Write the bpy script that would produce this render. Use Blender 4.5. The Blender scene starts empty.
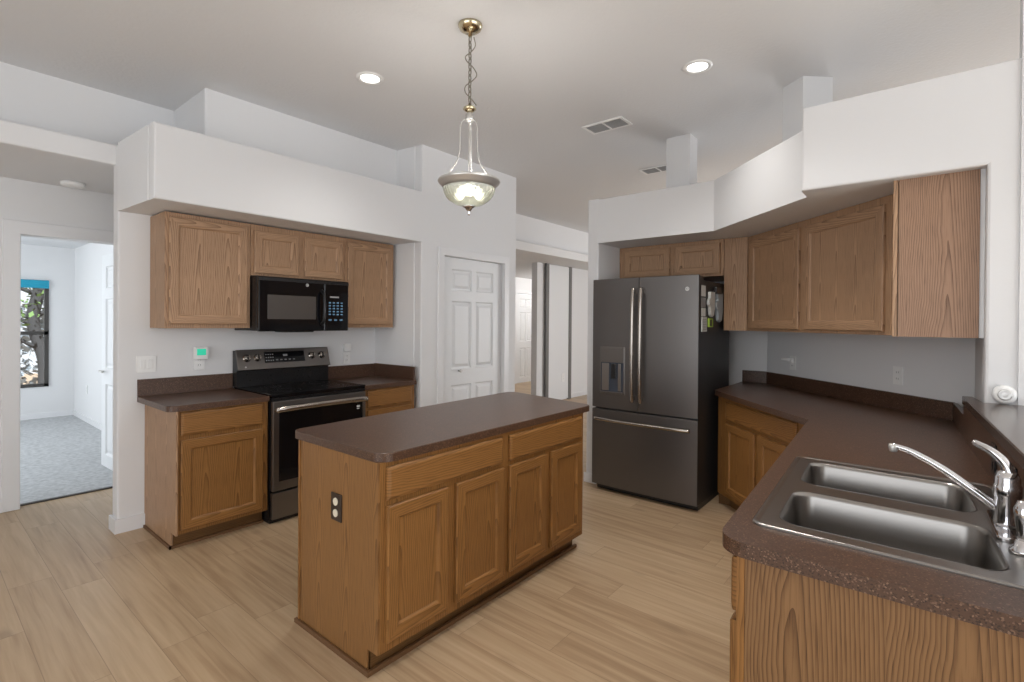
import bpy, bmesh, math, random
from mathutils import Vector
C = bpy.context.scene.collection
S = bpy.context.scene
random.seed(7)
PI = math.pi

# ------------------------------------------------------------------ camera
YAW, PITCH, ROLL = math.radians(39.5011), math.radians(-0.3009), math.radians(0.4286)
fw = Vector((math.cos(YAW), math.sin(YAW), 0)); rt = Vector((math.sin(YAW), -math.cos(YAW), 0)); up = Vector((0, 0, 1))
fwd = fw * math.cos(PITCH) + up * math.sin(PITCH)
up1 = -fw * math.sin(PITCH) + up * math.cos(PITCH)
R_ = rt * math.cos(ROLL) + up1 * math.sin(ROLL)
U_ = -rt * math.sin(ROLL) + up1 * math.cos(ROLL)
cam = bpy.data.cameras.new('camera'); co = bpy.data.objects.new('camera', cam); C.objects.link(co)
from mathutils import Matrix
co.matrix_world = Matrix(((R_.x, U_.x, -fwd.x, 0), (R_.y, U_.y, -fwd.y, 0), (R_.z, U_.z, -fwd.z, 1.4494), (0, 0, 0, 1)))
cam.sensor_width = 36; cam.lens = 36 * 506.626 / 1024
cam.shift_y = -(341 - 324.67) / 1024
cam.clip_start = 0.05
S.camera = co

# ------------------------------------------------------------------ world, lights, exposure
w = bpy.data.worlds.new('sky'); S.world = w; w.use_nodes = True
w.node_tree.nodes['Background'].inputs[0].default_value = (0.90, 0.95, 1.0, 1)
w.node_tree.nodes['Background'].inputs[1].default_value = 1.3
S.view_settings.view_transform = 'Standard'; S.view_settings.look = 'None'
S.view_settings.gamma = 1.0; S.view_settings.use_curve_mapping = False
S.view_settings.exposure = 0.0

def area(name, loc, target, sx, sy, power, col):
    l = bpy.data.lights.new(name, 'AREA'); l.shape = 'RECTANGLE'; l.size = sx; l.size_y = sy; l.energy = power; l.color = col
    o = bpy.data.objects.new(name, l); C.objects.link(o); o.location = loc
    o.rotation_euler = (Vector(target) - Vector(loc)).to_track_quat('-Z', 'Y').to_euler()
    return o
def spot(name, loc, power, col, rad=0.12, ang=125):
    l = bpy.data.lights.new(name, 'SPOT'); l.energy = power; l.color = col; l.shadow_soft_size = rad
    l.spot_size = math.radians(ang); l.spot_blend = 1.0
    o = bpy.data.objects.new(name, l); C.objects.link(o); o.location = loc
    return o
def point(name, loc, power, col, rad=0.06):
    l = bpy.data.lights.new(name, 'POINT'); l.energy = power; l.color = col; l.shadow_soft_size = rad
    o = bpy.data.objects.new(name, l); C.objects.link(o); o.location = loc
    return o
# fill lights added in unseen openings behind and beside the camera
area('back_fill', (-3.05, 0.8, 1.45), (3, 0.8, 1.5), 4.4, 2.2, 58, (0.95, 0.97, 1.0))
area('side_fill', (1.4, -3.85, 1.45), (2.6, 3, 2.3), 5.0, 2.2, 92, (0.95, 0.97, 1.0))
area('bedroom_fill', (-1.35, 7.7, 1.5), (2, 7.6, 1.1), 2.6, 1.8, 58, (0.90, 0.96, 1.0))  # unseen light added at the left wall to brighten the bedroom
area('far_room_fill', (10.5, -0.5, 1.4), (6.5, 0.5, 3.0), 3.0, 2.0, 190, (0.97, 0.98, 1.0))  # unseen light panel added to brighten the far ceiling
sl = bpy.data.lights.new('sun', 'SUN'); sl.energy = 12; sl.angle = math.radians(1); sl.color = (0.74, 0.87, 1.0)
so = bpy.data.objects.new('sun', sl); C.objects.link(so); so.rotation_euler = Vector((0.15, 0.72, -0.70)).to_track_quat('-Z', 'Y').to_euler()
point('hall_fill', (9.7, 6.2, 2.30), 42, (1.0, 0.97, 0.94), 0.1)  # unseen light added to brighten the far end of the right hall
# the room's ceiling lamps (two are in view, the rest are unseen, added as fill)
for (x, y, e) in ((2.004, 2.896, 38), (3.209, 1.145, 42), (2.1, 0.75, 85), (-0.9, -0.9, 20)):
    spot('ceiling_lamp', (x, y, 3.03), e, (1.0, 0.97, 0.93))

# ------------------------------------------------------------------ materials
def nt(name):
    m = bpy.data.materials.new(name); m.use_nodes = True
    n = m.node_tree.nodes; l = m.node_tree.links
    return m, n, l, n['Principled BSDF']
def plain(name, col, rough=0.5, metal=0.0, spec=0.5, bump=0, bscale=80, emit=None, es=0, coat=0):
    m, n, l, b = nt(name)
    b.inputs['Base Color'].default_value = (*col, 1); b.inputs['Roughness'].default_value = rough
    b.inputs['Metallic'].default_value = metal; b.inputs['Specular IOR Level'].default_value = spec
    if coat: b.inputs['Coat Weight'].default_value = coat; b.inputs['Coat Roughness'].default_value = 0.08
    if emit: b.inputs['Emission Color'].default_value = (*emit, 1); b.inputs['Emission Strength'].default_value = es
    tc = n.new('ShaderNodeTexCoord'); no = n.new('ShaderNodeTexNoise'); no.inputs['Scale'].default_value = bscale; no.inputs['Detail'].default_value = 3
    l.new(tc.outputs['Object'], no.inputs['Vector'])
    if bump:
        bp = n.new('ShaderNodeBump'); bp.inputs['Strength'].default_value = bump; bp.inputs['Distance'].default_value = 0.004
        l.new(no.outputs['Fac'], bp.inputs['Height']); l.new(bp.outputs['Normal'], b.inputs['Normal'])
    else:
        mr = n.new('ShaderNodeMapRange'); mr.inputs['To Min'].default_value = max(0, rough - 0.02); mr.inputs['To Max'].default_value = min(1, rough + 0.02)
        l.new(no.outputs['Fac'], mr.inputs['Value']); l.new(mr.outputs['Result'], b.inputs['Roughness'])
    return m
def mth(n, l, op, a, b=None, c=None):
    x = n.new('ShaderNodeMath'); x.operation = op
    for i, v in enumerate((a, b, c)):
        if v is None: continue
        if isinstance(v, (int, float)): x.inputs[i].default_value = v
        else: l.new(v, x.inputs[i])
    return x.outputs[0]
def oak(name, light, dark, horizontal=False, bw=0.19, contrast=0.92, freq=105.0):
    """flat-sawn oak: cathedral growth rings per glued board, fine dark pores"""
    m, n, l, b = nt(name)
    tc = n.new('ShaderNodeTexCoord'); sp = n.new('ShaderNodeSeparateXYZ'); l.new(tc.outputs['Object'], sp.inputs[0])
    s = mth(n, l, 'ADD', sp.outputs[0], sp.outputs[1])
    a, c = (s, sp.outputs[2]) if horizontal else (sp.outputs[2], s)
    cb = n.new('ShaderNodeCombineXYZ'); l.new(mth(n, l, 'MULTIPLY', c, 3.2), cb.inputs[0]); l.new(mth(n, l, 'MULTIPLY', a, 1.3), cb.inputs[1])
    n1 = n.new('ShaderNodeTexNoise'); n1.inputs['Scale'].default_value = 1.6; n1.inputs['Detail'].default_value = 3; l.new(cb.outputs[0], n1.inputs['Vector'])
    wob = mth(n, l, 'MULTIPLY', mth(n, l, 'SUBTRACT', n1.outputs['Fac'], 0.5), 0.11)
    cc = mth(n, l, 'DIVIDE', mth(n, l, 'ADD', c, 40.03), bw)
    bi = mth(n, l, 'FLOOR', cc)
    fr = mth(n, l, 'SUBTRACT', mth(n, l, 'FRACT', cc), 0.5)
    wn = n.new('ShaderNodeTexWhiteNoise'); wn.noise_dimensions = '1D'; l.new(bi, wn.inputs['W'])
    fc = mth(n, l, 'ADD', mth(n, l, 'MULTIPLY', fr, bw), mth(n, l, 'MULTIPLY', mth(n, l, 'SUBTRACT', wn.outputs['Value'], 0.5), 0.09))
    fc = mth(n, l, 'ADD', fc, mth(n, l, 'MULTIPLY', wob, 0.35))
    r = mth(n, l, 'SQRT', mth(n, l, 'ADD', mth(n, l, 'MULTIPLY', fc, fc), 0.0009))
    av = mth(n, l, 'ADD', a, mth(n, l, 'MULTIPLY', wn.outputs['Value'], 3.1))
    ph = mth(n, l, 'ADD', mth(n, l, 'MULTIPLY', r, freq), mth(n, l, 'MULTIPLY', av, 4.2))
    ph = mth(n, l, 'ADD', ph, mth(n, l, 'MULTIPLY', wob, 24.0))
    ring = mth(n, l, 'FRACT', ph)
    ring = mth(n, l, 'POWER', ring, 2.6)
    cp = n.new('ShaderNodeCombineXYZ'); l.new(mth(n, l, 'MULTIPLY', c, 260.0), cp.inputs[0]); l.new(mth(n, l, 'MULTIPLY', a, 9.0), cp.inputs[1])
    n2 = n.new('ShaderNodeTexNoise'); n2.inputs['Scale'].default_value = 1.0; n2.inputs['Detail'].default_value = 2; l.new(cp.outputs[0], n2.inputs['Vector'])
    pore = n.new('ShaderNodeMapRange'); pore.inputs['From Min'].default_value = 0.5; pore.inputs['From Max'].default_value = 0.72; l.new(n2.outputs['Fac'], pore.inputs['Value'])
    tot = mth(n, l, 'ADD', mth(n, l, 'MULTIPLY', ring, 0.72 * contrast), mth(n, l, 'MULTIPLY', pore.outputs[0], 0.34 * contrast))
    tot = mth(n, l, 'ADD', tot, mth(n, l, 'MULTIPLY', mth(n, l, 'SUBTRACT', wn.outputs['Value'], 0.5), 0.16))
    mx = n.new('ShaderNodeMix'); mx.data_type = 'RGBA'; mx.clamp_factor = True
    mx.inputs['A'].default_value = (*light, 1); mx.inputs['B'].default_value = (*dark, 1)
    l.new(tot, mx.inputs['Factor']); l.new(mx.outputs['Result'], b.inputs['Base Color'])
    b.inputs['Roughness'].default_value = 0.42; b.inputs['Specular IOR Level'].default_value = 0.35
    bp = n.new('ShaderNodeBump'); bp.inputs['Strength'].default_value = 0.12; bp.inputs['Distance'].default_value = 0.001; bp.invert = True
    l.new(tot, bp.inputs['Height']); l.new(bp.outputs['Normal'], b.inputs['Normal'])
    return m
def laminate(name, base, fleck, dark, rough=0.3):
    m, n, l, b = nt(name)
    tc = n.new('ShaderNodeTexCoord')
    v = n.new('ShaderNodeTexVoronoi'); v.inputs['Scale'].default_value = 330; l.new(tc.outputs['Object'], v.inputs['Vector'])
    sp = n.new('ShaderNodeSeparateColor'); l.new(v.outputs['Color'], sp.inputs[0])
    r = n.new('ShaderNodeValToRGB'); e = r.color_ramp.elements
    e[0].position = 0.0; e[0].color = (*dark, 1); e[1].position = 1.0; e[1].color = (*fleck, 1)
    for p, c in ((0.30, base), (0.86, base)):
        x = e.new(p); x.color = (*c, 1)
    l.new(sp.outputs[0], r.inputs[0])
    no = n.new('ShaderNodeTexNoise'); no.inputs['Scale'].default_value = 9; no.inputs['Detail'].default_value = 4; l.new(tc.outputs['Object'], no.inputs['Vector'])
    mx = n.new('ShaderNodeMix'); mx.data_type = 'RGBA'; mx.blend_type = 'MULTIPLY'; mx.inputs['Factor'].default_value = 0.25
    l.new(r.outputs[0], mx.inputs['A']); l.new(no.outputs['Fac'], mx.inputs['B']); l.new(mx.outputs['Result'], b.inputs['Base Color'])
    b.inputs['Roughness'].default_value = rough; b.inputs['Specular IOR Level'].default_value = 0.55
    return m
def plank_floor(name):
    m, n, l, b = nt(name)
    tc = n.new('ShaderNodeTexCoord'); sp = n.new('ShaderNodeSeparateXYZ'); l.new(tc.outputs['Object'], sp.inputs[0])
    W = 0.182; L = 1.22
    q = mth(n, l, 'DIVIDE', mth(n, l, 'ADD', sp.outputs[0], 40.03), W); row = mth(n, l, 'FLOOR', q); fx = mth(n, l, 'FRACT', q)
    wr = n.new('ShaderNodeTexWhiteNoise'); wr.noise_dimensions = '1D'; l.new(row, wr.inputs['W'])
    q2 = mth(n, l, 'ADD', mth(n, l, 'DIVIDE', mth(n, l, 'ADD', sp.outputs[1], 40), L), mth(n, l, 'MULTIPLY', wr.outputs['Value'], 7.0))
    colm = mth(n, l, 'FLOOR', q2); fy = mth(n, l, 'FRACT', q2)
    cb = n.new('ShaderNodeCombineXYZ'); l.new(row, cb.inputs[0]); l.new(colm, cb.inputs[1])
    wn = n.new('ShaderNodeTexWhiteNoise'); wn.noise_dimensions = '2D'; l.new(cb.outputs[0], wn.inputs['Vector'])
    gv = n.new('ShaderNodeCombineXYZ')
    l.new(mth(n, l, 'MULTIPLY', sp.outputs[0], 34.0), gv.inputs[0]); l.new(mth(n, l, 'MULTIPLY', sp.outputs[1], 1.7), gv.inputs[1]); l.new(mth(n, l, 'MULTIPLY', wn.outputs['Value'], 37.0), gv.inputs[2])
    g = n.new('ShaderNodeTexNoise'); g.inputs['Scale'].default_value = 1.0; g.inputs['Detail'].default_value = 6; g.inputs['Distortion'].default_value = 0.5; l.new(gv.outputs[0], g.inputs['Vector'])
    r = n.new('ShaderNodeValToRGB'); e = r.color_ramp.elements
    e[0].position = 0.2; e[0].color = (0.36, 0.238, 0.138, 1); e[1].position = 0.8; e[1].color = (0.575, 0.43, 0.28, 1)
    x = e.new(0.5); x.color = (0.49, 0.35, 0.215, 1)
    fac = mth(n, l, 'ADD', g.outputs['Fac'], mth(n, l, 'MULTIPLY', mth(n, l, 'SUBTRACT', wn.outputs['Value'], 0.5), 0.30))
    l.new(fac, r.inputs[0])
    kv = n.new('ShaderNodeCombineXYZ'); l.new(mth(n, l, 'MULTIPLY', sp.outputs[0], 7.0), kv.inputs[0]); l.new(mth(n, l, 'MULTIPLY', sp.outputs[1], 3.0), kv.inputs[1]); l.new(mth(n, l, 'MULTIPLY', wn.outputs['Value'], 11.0), kv.inputs[2])
    kn = n.new('ShaderNodeTexNoise'); kn.inputs['Scale'].default_value = 1.0; kn.inputs['Detail'].default_value = 1; l.new(kv.outputs[0], kn.inputs['Vector'])
    kk = n.new('ShaderNodeMapRange'); kk.inputs['From Min'].default_value = 0.70; kk.inputs['From Max'].default_value = 0.80; l.new(kn.outputs['Fac'], kk.inputs['Value'])
    edge = mth(n, l, 'MAXIMUM', mth(n, l, 'LESS_THAN', fx, 0.014), mth(n, l, 'LESS_THAN', fy, 0.0022))
    dk = mth(n, l, 'ADD', mth(n, l, 'MULTIPLY', edge, 0.5), mth(n, l, 'MULTIPLY', kk.outputs[0], 0.35))
    mx = n.new('ShaderNodeMix'); mx.data_type = 'RGBA'; mx.inputs['B'].default_value = (0.16, 0.10, 0.06, 1); mx.clamp_factor = True
    l.new(dk, mx.inputs['Factor']); l.new(r.outputs[0], mx.inputs['A']); l.new(mx.outputs['Result'], b.inputs['Base Color'])
    b.inputs['Roughness'].default_value = 0.38; b.inputs['Specular IOR Level'].default_value = 0.4
    return m
def carpet(name):
    m, n, l, b = nt(name)
    tc = n.new('ShaderNodeTexCoord'); no = n.new('ShaderNodeTexNoise'); no.inputs['Scale'].default_value = 26; no.inputs['Detail'].default_value = 8; l.new(tc.outputs['Object'], no.inputs['Vector'])
    r = n.new('ShaderNodeValToRGB'); e = r.color_ramp.elements
    e[0].position = 0.3; e[0].color = (0.40, 0.41, 0.42, 1); e[1].position = 0.65; e[1].color = (0.56, 0.57, 0.58, 1)
    l.new(no.outputs['Fac'], r.inputs[0]); l.new(r.outputs[0], b.inputs['Base Color']); b.inputs['Roughness'].default_value = 1; b.inputs['Specular IOR Level'].default_value = 0.1
    bp = n.new('ShaderNodeBump'); bp.inputs['Strength'].default_value = 0.5; bp.inputs['Distance'].default_value = 0.01; l.new(no.outputs['Fac'], bp.inputs['Height']); l.new(bp.outputs['Normal'], b.inputs['Normal'])
    return m
def brushed(name, col, rough, axis=0, metal=1.0, amt=0.05):
    m, n, l, b = nt(name)
    tc = n.new('ShaderNodeTexCoord'); mp = n.new('ShaderNodeMapping'); sc = [220, 220, 220]; sc[axis] = 3
    mp.inputs['Scale'].default_value = sc; l.new(tc.outputs['Object'], mp.inputs['Vector'])
    no = n.new('ShaderNodeTexNoise'); no.inputs['Scale'].default_value = 1; l.new(mp.outputs[0], no.inputs['Vector'])
    mr = n.new('ShaderNodeMapRange'); mr.inputs['To Min'].default_value = rough - amt; mr.inputs['To Max'].default_value = rough + amt
    l.new(no.outputs['Fac'], mr.inputs['Value']); l.new(mr.outputs['Result'], b.inputs['Roughness'])
    b.inputs['Base Color'].default_value = (*col, 1); b.inputs['Metallic'].default_value = metal
    return m
M = {}
M['wall'] = plain('white_wall_paint', (0.78, 0.78, 0.785), 0.6, bump=0.12, bscale=60, spec=0.25)
M['ceil'] = plain('ceiling_paint', (0.76, 0.76, 0.765), 0.8, bump=0.5, bscale=45, spec=0.15)
M['trim'] = plain('white_trim_paint', (0.80, 0.80, 0.81), 0.35)
M['door'] = plain('white_door_paint', (0.80, 0.81, 0.82), 0.4)
M['floor'] = plank_floor('light_oak_planks')
M['carpet'] = carpet('grey_carpet')
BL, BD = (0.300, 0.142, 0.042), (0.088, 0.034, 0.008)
UL, UD = (0.47, 0.29, 0.17), (0.125, 0.062, 0.030)  # paler, less orange upper oak: mixed room light put into the colour
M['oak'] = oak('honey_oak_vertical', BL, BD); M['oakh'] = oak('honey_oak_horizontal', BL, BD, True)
M['oaku'] = oak('lit_oak_vertical', UL, UD); M['oakuh'] = oak('lit_oak_horizontal', UL, UD, True)
M['oakend'] = oak('oak_veneer_end', (0.255, 0.138, 0.060), (0.080, 0.035, 0.013), bw=0.30, contrast=1.2, freq=120.0)
M['oakisl'] = oak('oak_veneer_island_end', (0.285, 0.142, 0.050), (0.090, 0.036, 0.011), bw=0.21, contrast=0.95, freq=110.0)
M['oakue'] = oak('lit_oak_veneer_end', (0.36, 0.215, 0.135), (0.125, 0.066, 0.038), bw=0.36, contrast=1.15, freq=125.0)  # upper oak tint again, mixed light put into the colour
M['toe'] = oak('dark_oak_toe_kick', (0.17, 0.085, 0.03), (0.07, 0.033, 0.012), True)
M['gap'] = plain('dark_gap', (0.015, 0.010, 0.007), 0.9)
M['shoe'] = plain('brown_shoe_molding', (0.15, 0.075, 0.032), 0.5)
M['lam'] = laminate('brown_granular_laminate', (0.096, 0.048, 0.029), (0.26, 0.16, 0.105), (0.036, 0.018, 0.011), 0.33)
M['bar'] = laminate('bar_top_laminate', (0.078, 0.050, 0.038), (0.21, 0.15, 0.115), (0.030, 0.019, 0.014), 0.2)
M['slate'] = brushed('slate_steel', (0.165, 0.155, 0.150), 0.34, 2, 0.85)
M['slate2'] = brushed('slate_steel_range', (0.20, 0.185, 0.175), 0.3, 0, 0.9)
M['fside'] = plain('fridge_side_grey', (0.035, 0.034, 0.035), 0.45)
M['handle'] = brushed('bronze_steel_handle', (0.42, 0.38, 0.34), 0.22, 2, 1.0)
M['blackg'] = plain('black_glass', (0.005, 0.005, 0.006), 0.08, spec=0.4)
M['black'] = plain('black_plastic', (0.010, 0.010, 0.011), 0.28)
M['mwwin'] = plain('microwave_window', (0.075, 0.066, 0.06), 0.25)
M['steel'] = plain('stainless_steel', (0.31, 0.295, 0.28), 0.29, metal=1, bscale=3)
M['chrome'] = plain('chrome', (0.72, 0.72, 0.74), 0.09, metal=1)
M['nickel'] = plain('brushed_nickel', (0.66, 0.65, 0.63), 0.35, metal=0.7)
M['chain'] = plain('dull_metal_chain', (0.30, 0.28, 0.24), 0.35, metal=0.8)
M['brass'] = plain('polished_brass', (0.66, 0.58, 0.40), 0.18, metal=1)
M['white'] = plain('white_plastic', (0.88, 0.88, 0.87), 0.3)
M['ivory'] = plain('ivory_plastic', (0.78, 0.72, 0.58), 0.4)
M['brownp'] = plain('brown_plastic', (0.035, 0.022, 0.015), 0.35)
M['green'] = plain('green_lit_display', (0.0, 0.3, 0.2), 0.4, emit=(0.05, 0.75, 0.45), es=0.55)
M['lamp'] = plain('lamp_diffuser', (1, 1, 1), 0.5, emit=(1.0, 0.97, 0.92), es=4.0)
M['bulb'] = plain('frosted_bulb', (1, 1, 1), 0.5, emit=(1.0, 0.95, 0.82), es=1.6)
M['grille'] = plain('vent_grey', (0.42, 0.42, 0.42), 0.5)
M['darkgap'] = plain('vent_dark', (0.04, 0.04, 0.04), 0.8)
M['bronze'] = plain('dark_bronze_frame', (0.055, 0.050, 0.046), 0.4)
M['gstrip'] = plain('dark_grey_strip', (0.16, 0.155, 0.15), 0.45)
M['blue'] = plain('blue_window_shade', (0.02, 0.35, 0.52), 0.7)
M['leaf'] = plain('tree_leaves', (0.16, 0.24, 0.07), 0.8)
M['bark'] = plain('tree_bark', (0.05, 0.043, 0.038), 0.9, bump=0.6, bscale=20)
M['hedge'] = plain('pale_shrub', (0.30, 0.31, 0.31), 0.9)
M['fence'] = plain('tan_ground', (0.35, 0.24, 0.15), 0.8)
M['display'] = plain('blue_lit_keys', (0.1, 0.2, 0.3), 0.4, emit=(0.25, 0.55, 0.85), es=0.10)
M['keys'] = plain('grey_printed_keys', (0.28, 0.28, 0.28), 0.5)
M['paper'] = plain('white_paper', (0.62, 0.63, 0.60), 0.7)
M['lime'] = plain('lime_plastic', (0.38, 0.55, 0.06), 0.5)
M['cloth'] = plain('pale_blue_cloth', (0.42, 0.48, 0.52), 0.9, bump=0.4, bscale=60)
M['recess'] = plain('dispenser_recess', (0.045, 0.055, 0.075), 0.25)
M['burner'] = plain('burner_marking', (0.045, 0.045, 0.045), 0.3)
# ribbed clear glass
m, n, l, b = nt('ribbed_glass'); M['glass'] = m
b.inputs['Base Color'].default_value = (0.93, 0.95, 0.86, 1); b.inputs['Roughness'].default_value = 0.12; b.inputs['Transmission Weight'].default_value = 0.82; b.inputs['IOR'].default_value = 1.25
tc = n.new('ShaderNodeTexCoord'); wv = n.new('ShaderNodeTexNoise'); wv.inputs['Scale'].default_value = 60; l.new(tc.outputs['Object'], wv.inputs['Vector'])
bp = n.new('ShaderNodeBump'); bp.inputs['Strength'].default_value = 0.2; bp.inputs['Distance'].default_value = 0.003; l.new(wv.outputs['Fac'], bp.inputs['Height']); l.new(bp.outputs['Normal'], b.inputs['Normal'])
m, n, l, b = nt('window_pane'); M['pane'] = m
b.inputs['Roughness'].default_value = 0.02; b.inputs['Transmission Weight'].default_value = 1.0; b.inputs['IOR'].default_value = 1.02; b.inputs['Alpha'].default_value = 0.25

# ------------------------------------------------------------------ mesh helpers
s2 = math.sqrt(0.5)
class Fr:
    """a face frame: u along the face, n out of it, z up"""
    def __init__(s, o, u, n): s.o = Vector((o[0], o[1], 0)); s.u = Vector((u[0], u[1], 0)); s.n = Vector((n[0], n[1], 0))
    def __call__(s, u, n, z): return s.o + s.u * u + s.n * n + Vector((0, 0, z))
W0 = Fr((0, 0), (1, 0), (0, 1))            # world
def new(): return bmesh.new()
def box(bm, a, b, c, d, e, f, fr=W0, bev=0, mi=0, seg=2):
    t = bmesh.new()
    vs = [t.verts.new(fr(u, n_, z)) for z in (e, f) for n_ in (c, d) for u in (a, b)]
    for q in ((0, 1, 3, 2), (4, 5, 7, 6), (0, 1, 5, 4), (2, 3, 7, 6), (0, 2, 6, 4), (1, 3, 7, 5)): t.faces.new([vs[i] for i in q])
    bmesh.ops.recalc_face_normals(t, faces=t.faces[:])
    if bev: bmesh.ops.bevel(t, geom=t.edges[:], offset=bev, segments=seg, profile=0.5, affect='EDGES')
    for x in t.faces: x.material_index = mi
    merge(bm, t); return bm
def merge(bm, t):
    me = bpy.data.meshes.new('tmp'); t.to_mesh(me); t.free(); bm.from_mesh(me); bpy.data.meshes.remove(me)
def rpoly(pts, rad, seg=6):
    out = []; N = len(pts)
    for i, p in enumerate(pts):
        r = rad[i] if isinstance(rad, (list, tuple)) else rad
        p = Vector(p[:2])
        if r <= 0: out.append(p); continue
        a = (Vector(pts[i - 1][:2]) - p).normalized(); b_ = (Vector(pts[(i + 1) % N][:2]) - p).normalized()
        ang = a.angle(b_); d = r / math.tan(ang / 2)
        p0 = p + a * d; p1 = p + b_ * d
        cen = p + (a + b_).normalized() * (r / math.sin(ang / 2))
        a0 = (p0 - cen); a1 = (p1 - cen); th = a0.angle_signed(a1)
        for k in range(seg + 1):
            t = -th * k / seg; cs, sn = math.cos(t), math.sin(t)
            out.append(cen + Vector((a0.x * cs - a0.y * sn, a0.x * sn + a0.y * cs)))
    return out
def prism(bm, pts, z0, z1, holes=(), fr=None, bev=0, mi=0):
    t = bmesh.new(); T = (lambda p, z: Vector((p[0], p[1], z))) if fr is None else (lambda p, z: fr(p[0], p[1], z))
    if not holes:
        lo = [t.verts.new(T(p, z0)) for p in pts]; hi = [t.verts.new(T(p, z1)) for p in pts]
        t.faces.new(lo); tf = t.faces.new(hi)
        for i in range(len(pts)): t.faces.new((lo[i], lo[(i + 1) % len(pts)], hi[(i + 1) % len(pts)], hi[i]))
        bmesh.ops.recalc_face_normals(t, faces=t.faces[:])
        if bev: bmesh.ops.bevel(t, geom=tf.edges[:], offset=bev, segments=2, profile=0.5, affect='EDGES')
    else:
        for z in (z0, z1):
            es = []
            for loop in (pts, *holes):
                vs = [t.verts.new(T(p, z)) for p in loop]
                es += [t.edges.new((vs[i], vs[(i + 1) % len(vs)])) for i in range(len(vs))]
            bmesh.ops.triangle_fill(t, edges=es, use_beauty=True)
        for loop in (pts, *holes):
            for i in range(len(loop)):
                p, q = loop[i], loop[(i + 1) % len(loop)]
                t.faces.new([t.verts.new(T(*x)) for x in ((p, z0), (q, z0), (q, z1), (p, z1))])
        bmesh.ops.remove_doubles(t, verts=t.verts[:], dist=1e-5)
        bmesh.ops.recalc_face_normals(t, faces=t.faces[:])
    for x in t.faces: x.material_index = mi
    merge(bm, t); return bm
def loft(bm, rings, cap0=False, cap1=True, smooth=True, mi=0):
    t = bmesh.new(); R = [[t.verts.new(p) for p in r] for r in rings]
    for a, b_ in zip(R, R[1:]):
        for i in range(len(a)):
            f = t.faces.new((a[i], a[(i + 1) % len(a)], b_[(i + 1) % len(a)], b_[i])); f.smooth = smooth
    if cap0: t.faces.new(R[0])
    if cap1: t.faces.new(R[-1])
    bmesh.ops.recalc_face_normals(t, faces=t.faces[:])
    for x in t.faces: x.material_index = mi
    merge(bm, t); return bm
def lathe(bm, prof, c, seg=32, axis='Z', mi=0, cap=True, ribs=0, ramp=0):
    rings = []
    for (r, h) in prof:
        ring = []
        for k in range(seg):
            a = 2 * PI * k / seg; rr = max(r, 1e-4) * (1 + (ramp * math.cos(ribs * a) if ribs else 0))
            x, y = rr * math.cos(a), rr * math.sin(a)
            v = {'Z': (x, y, h), 'Y': (x, -h, y), 'X': (-h, x, y), 'D': (x * s2 - h * s2, x * s2 + h * s2, y)}[axis]
            ring.append(Vector(c) + Vector(v))
        rings.append(ring)
    return loft(bm, rings, cap, cap, True, mi)
def tube(bm, pts, rad, seg=10, flat=1.0, mi=0):
    P = [Vector(p) for p in pts]; rings = []; ref = Vector((0.13, 0.21, 0.97)); 
    for i, p in enumerate(P):
        d = (P[min(i + 1, len(P) - 1)] - P[max(i - 1, 0)]).normalized()
        if i == 0: a = d.cross(ref).normalized()
        else: a = (a - d * a.dot(d)).normalized()
        b_ = d.cross(a); r = rad[i] if isinstance(rad, (list, tuple)) else rad
        rings.append([p + a * (r * math.cos(2 * PI * k / seg)) + b_ * (r * flat * math.sin(2 * PI * k / seg)) for k in range(seg)])
    return loft(bm, rings, True, True, True, mi)
def curve(pts, n=8):
    P = [Vector(p) for p in pts]; P = [P[0] * 2 - P[1]] + P + [P[-1] * 2 - P[-2]]; out = []
    for i in range(1, len(P) - 2):
        for k in range(n):
            t = k / n; a, b_, c, d = P[i - 1:i + 3]
            out.append(0.5 * ((2 * b_) + (c - a) * t + (2 * a - 5 * b_ + 4 * c - d) * t * t + (3 * b_ - a - 3 * c + d) * t ** 3))
    out.append(P[-2]); return out
def thing(name, label, cat, loc, group=None):
    o = bpy.data.objects.new(name, None); C.objects.link(o); o.location = loc; o.empty_display_size = 0.05
    o['label'] = label; o['category'] = cat
    if group: o['group'] = group
    return o
def wloc(o):
    v = Vector(o.location)
    while o.parent: o = o.parent; v += Vector(o.location)
    return v
def obj(name, bm, mats, parent=None, label=None):
    if not isinstance(mats, (list, tuple)): mats = [mats]
    off = wloc(parent) if parent else Vector((0, 0, 0))
    bmesh.ops.translate(bm, verts=bm.verts[:], vec=-off)
    me = bpy.data.meshes.new(name); bm.to_mesh(me); bm.free()
    for x in mats: me.materials.append(x)
    o = bpy.data.objects.new(name, me); C.objects.link(o)
    if parent: o.parent = parent
    if label: o['label'] = label
    return o
def solo(name, bm, mats, label, cat, group=None):
    """a thing that is one mesh, its origin at the middle of its base"""
    xs = [v.co.x for v in bm.verts]; ys = [v.co.y for v in bm.verts]; zs = [v.co.z for v in bm.verts]
    c = Vector(((min(xs) + max(xs)) / 2, (min(ys) + max(ys)) / 2, min(zs)))
    bmesh.ops.translate(bm, verts=bm.verts[:], vec=-c)
    o = obj(name, bm, mats); o.location = c; o['label'] = label; o['category'] = cat
    if group: o['group'] = group
    return o
def struct(name, bm, m, parent=None):
    o = obj(name, bm, m, parent)
    if not parent: o['kind'] = 'structure'
    return o
def sbox(name, a, b, c, d, e, f, m=None, bev=0, parent=None):
    return struct(name, box(new(), a, b, c, d, e, f, bev=bev), m or M['wall'], parent)

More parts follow.
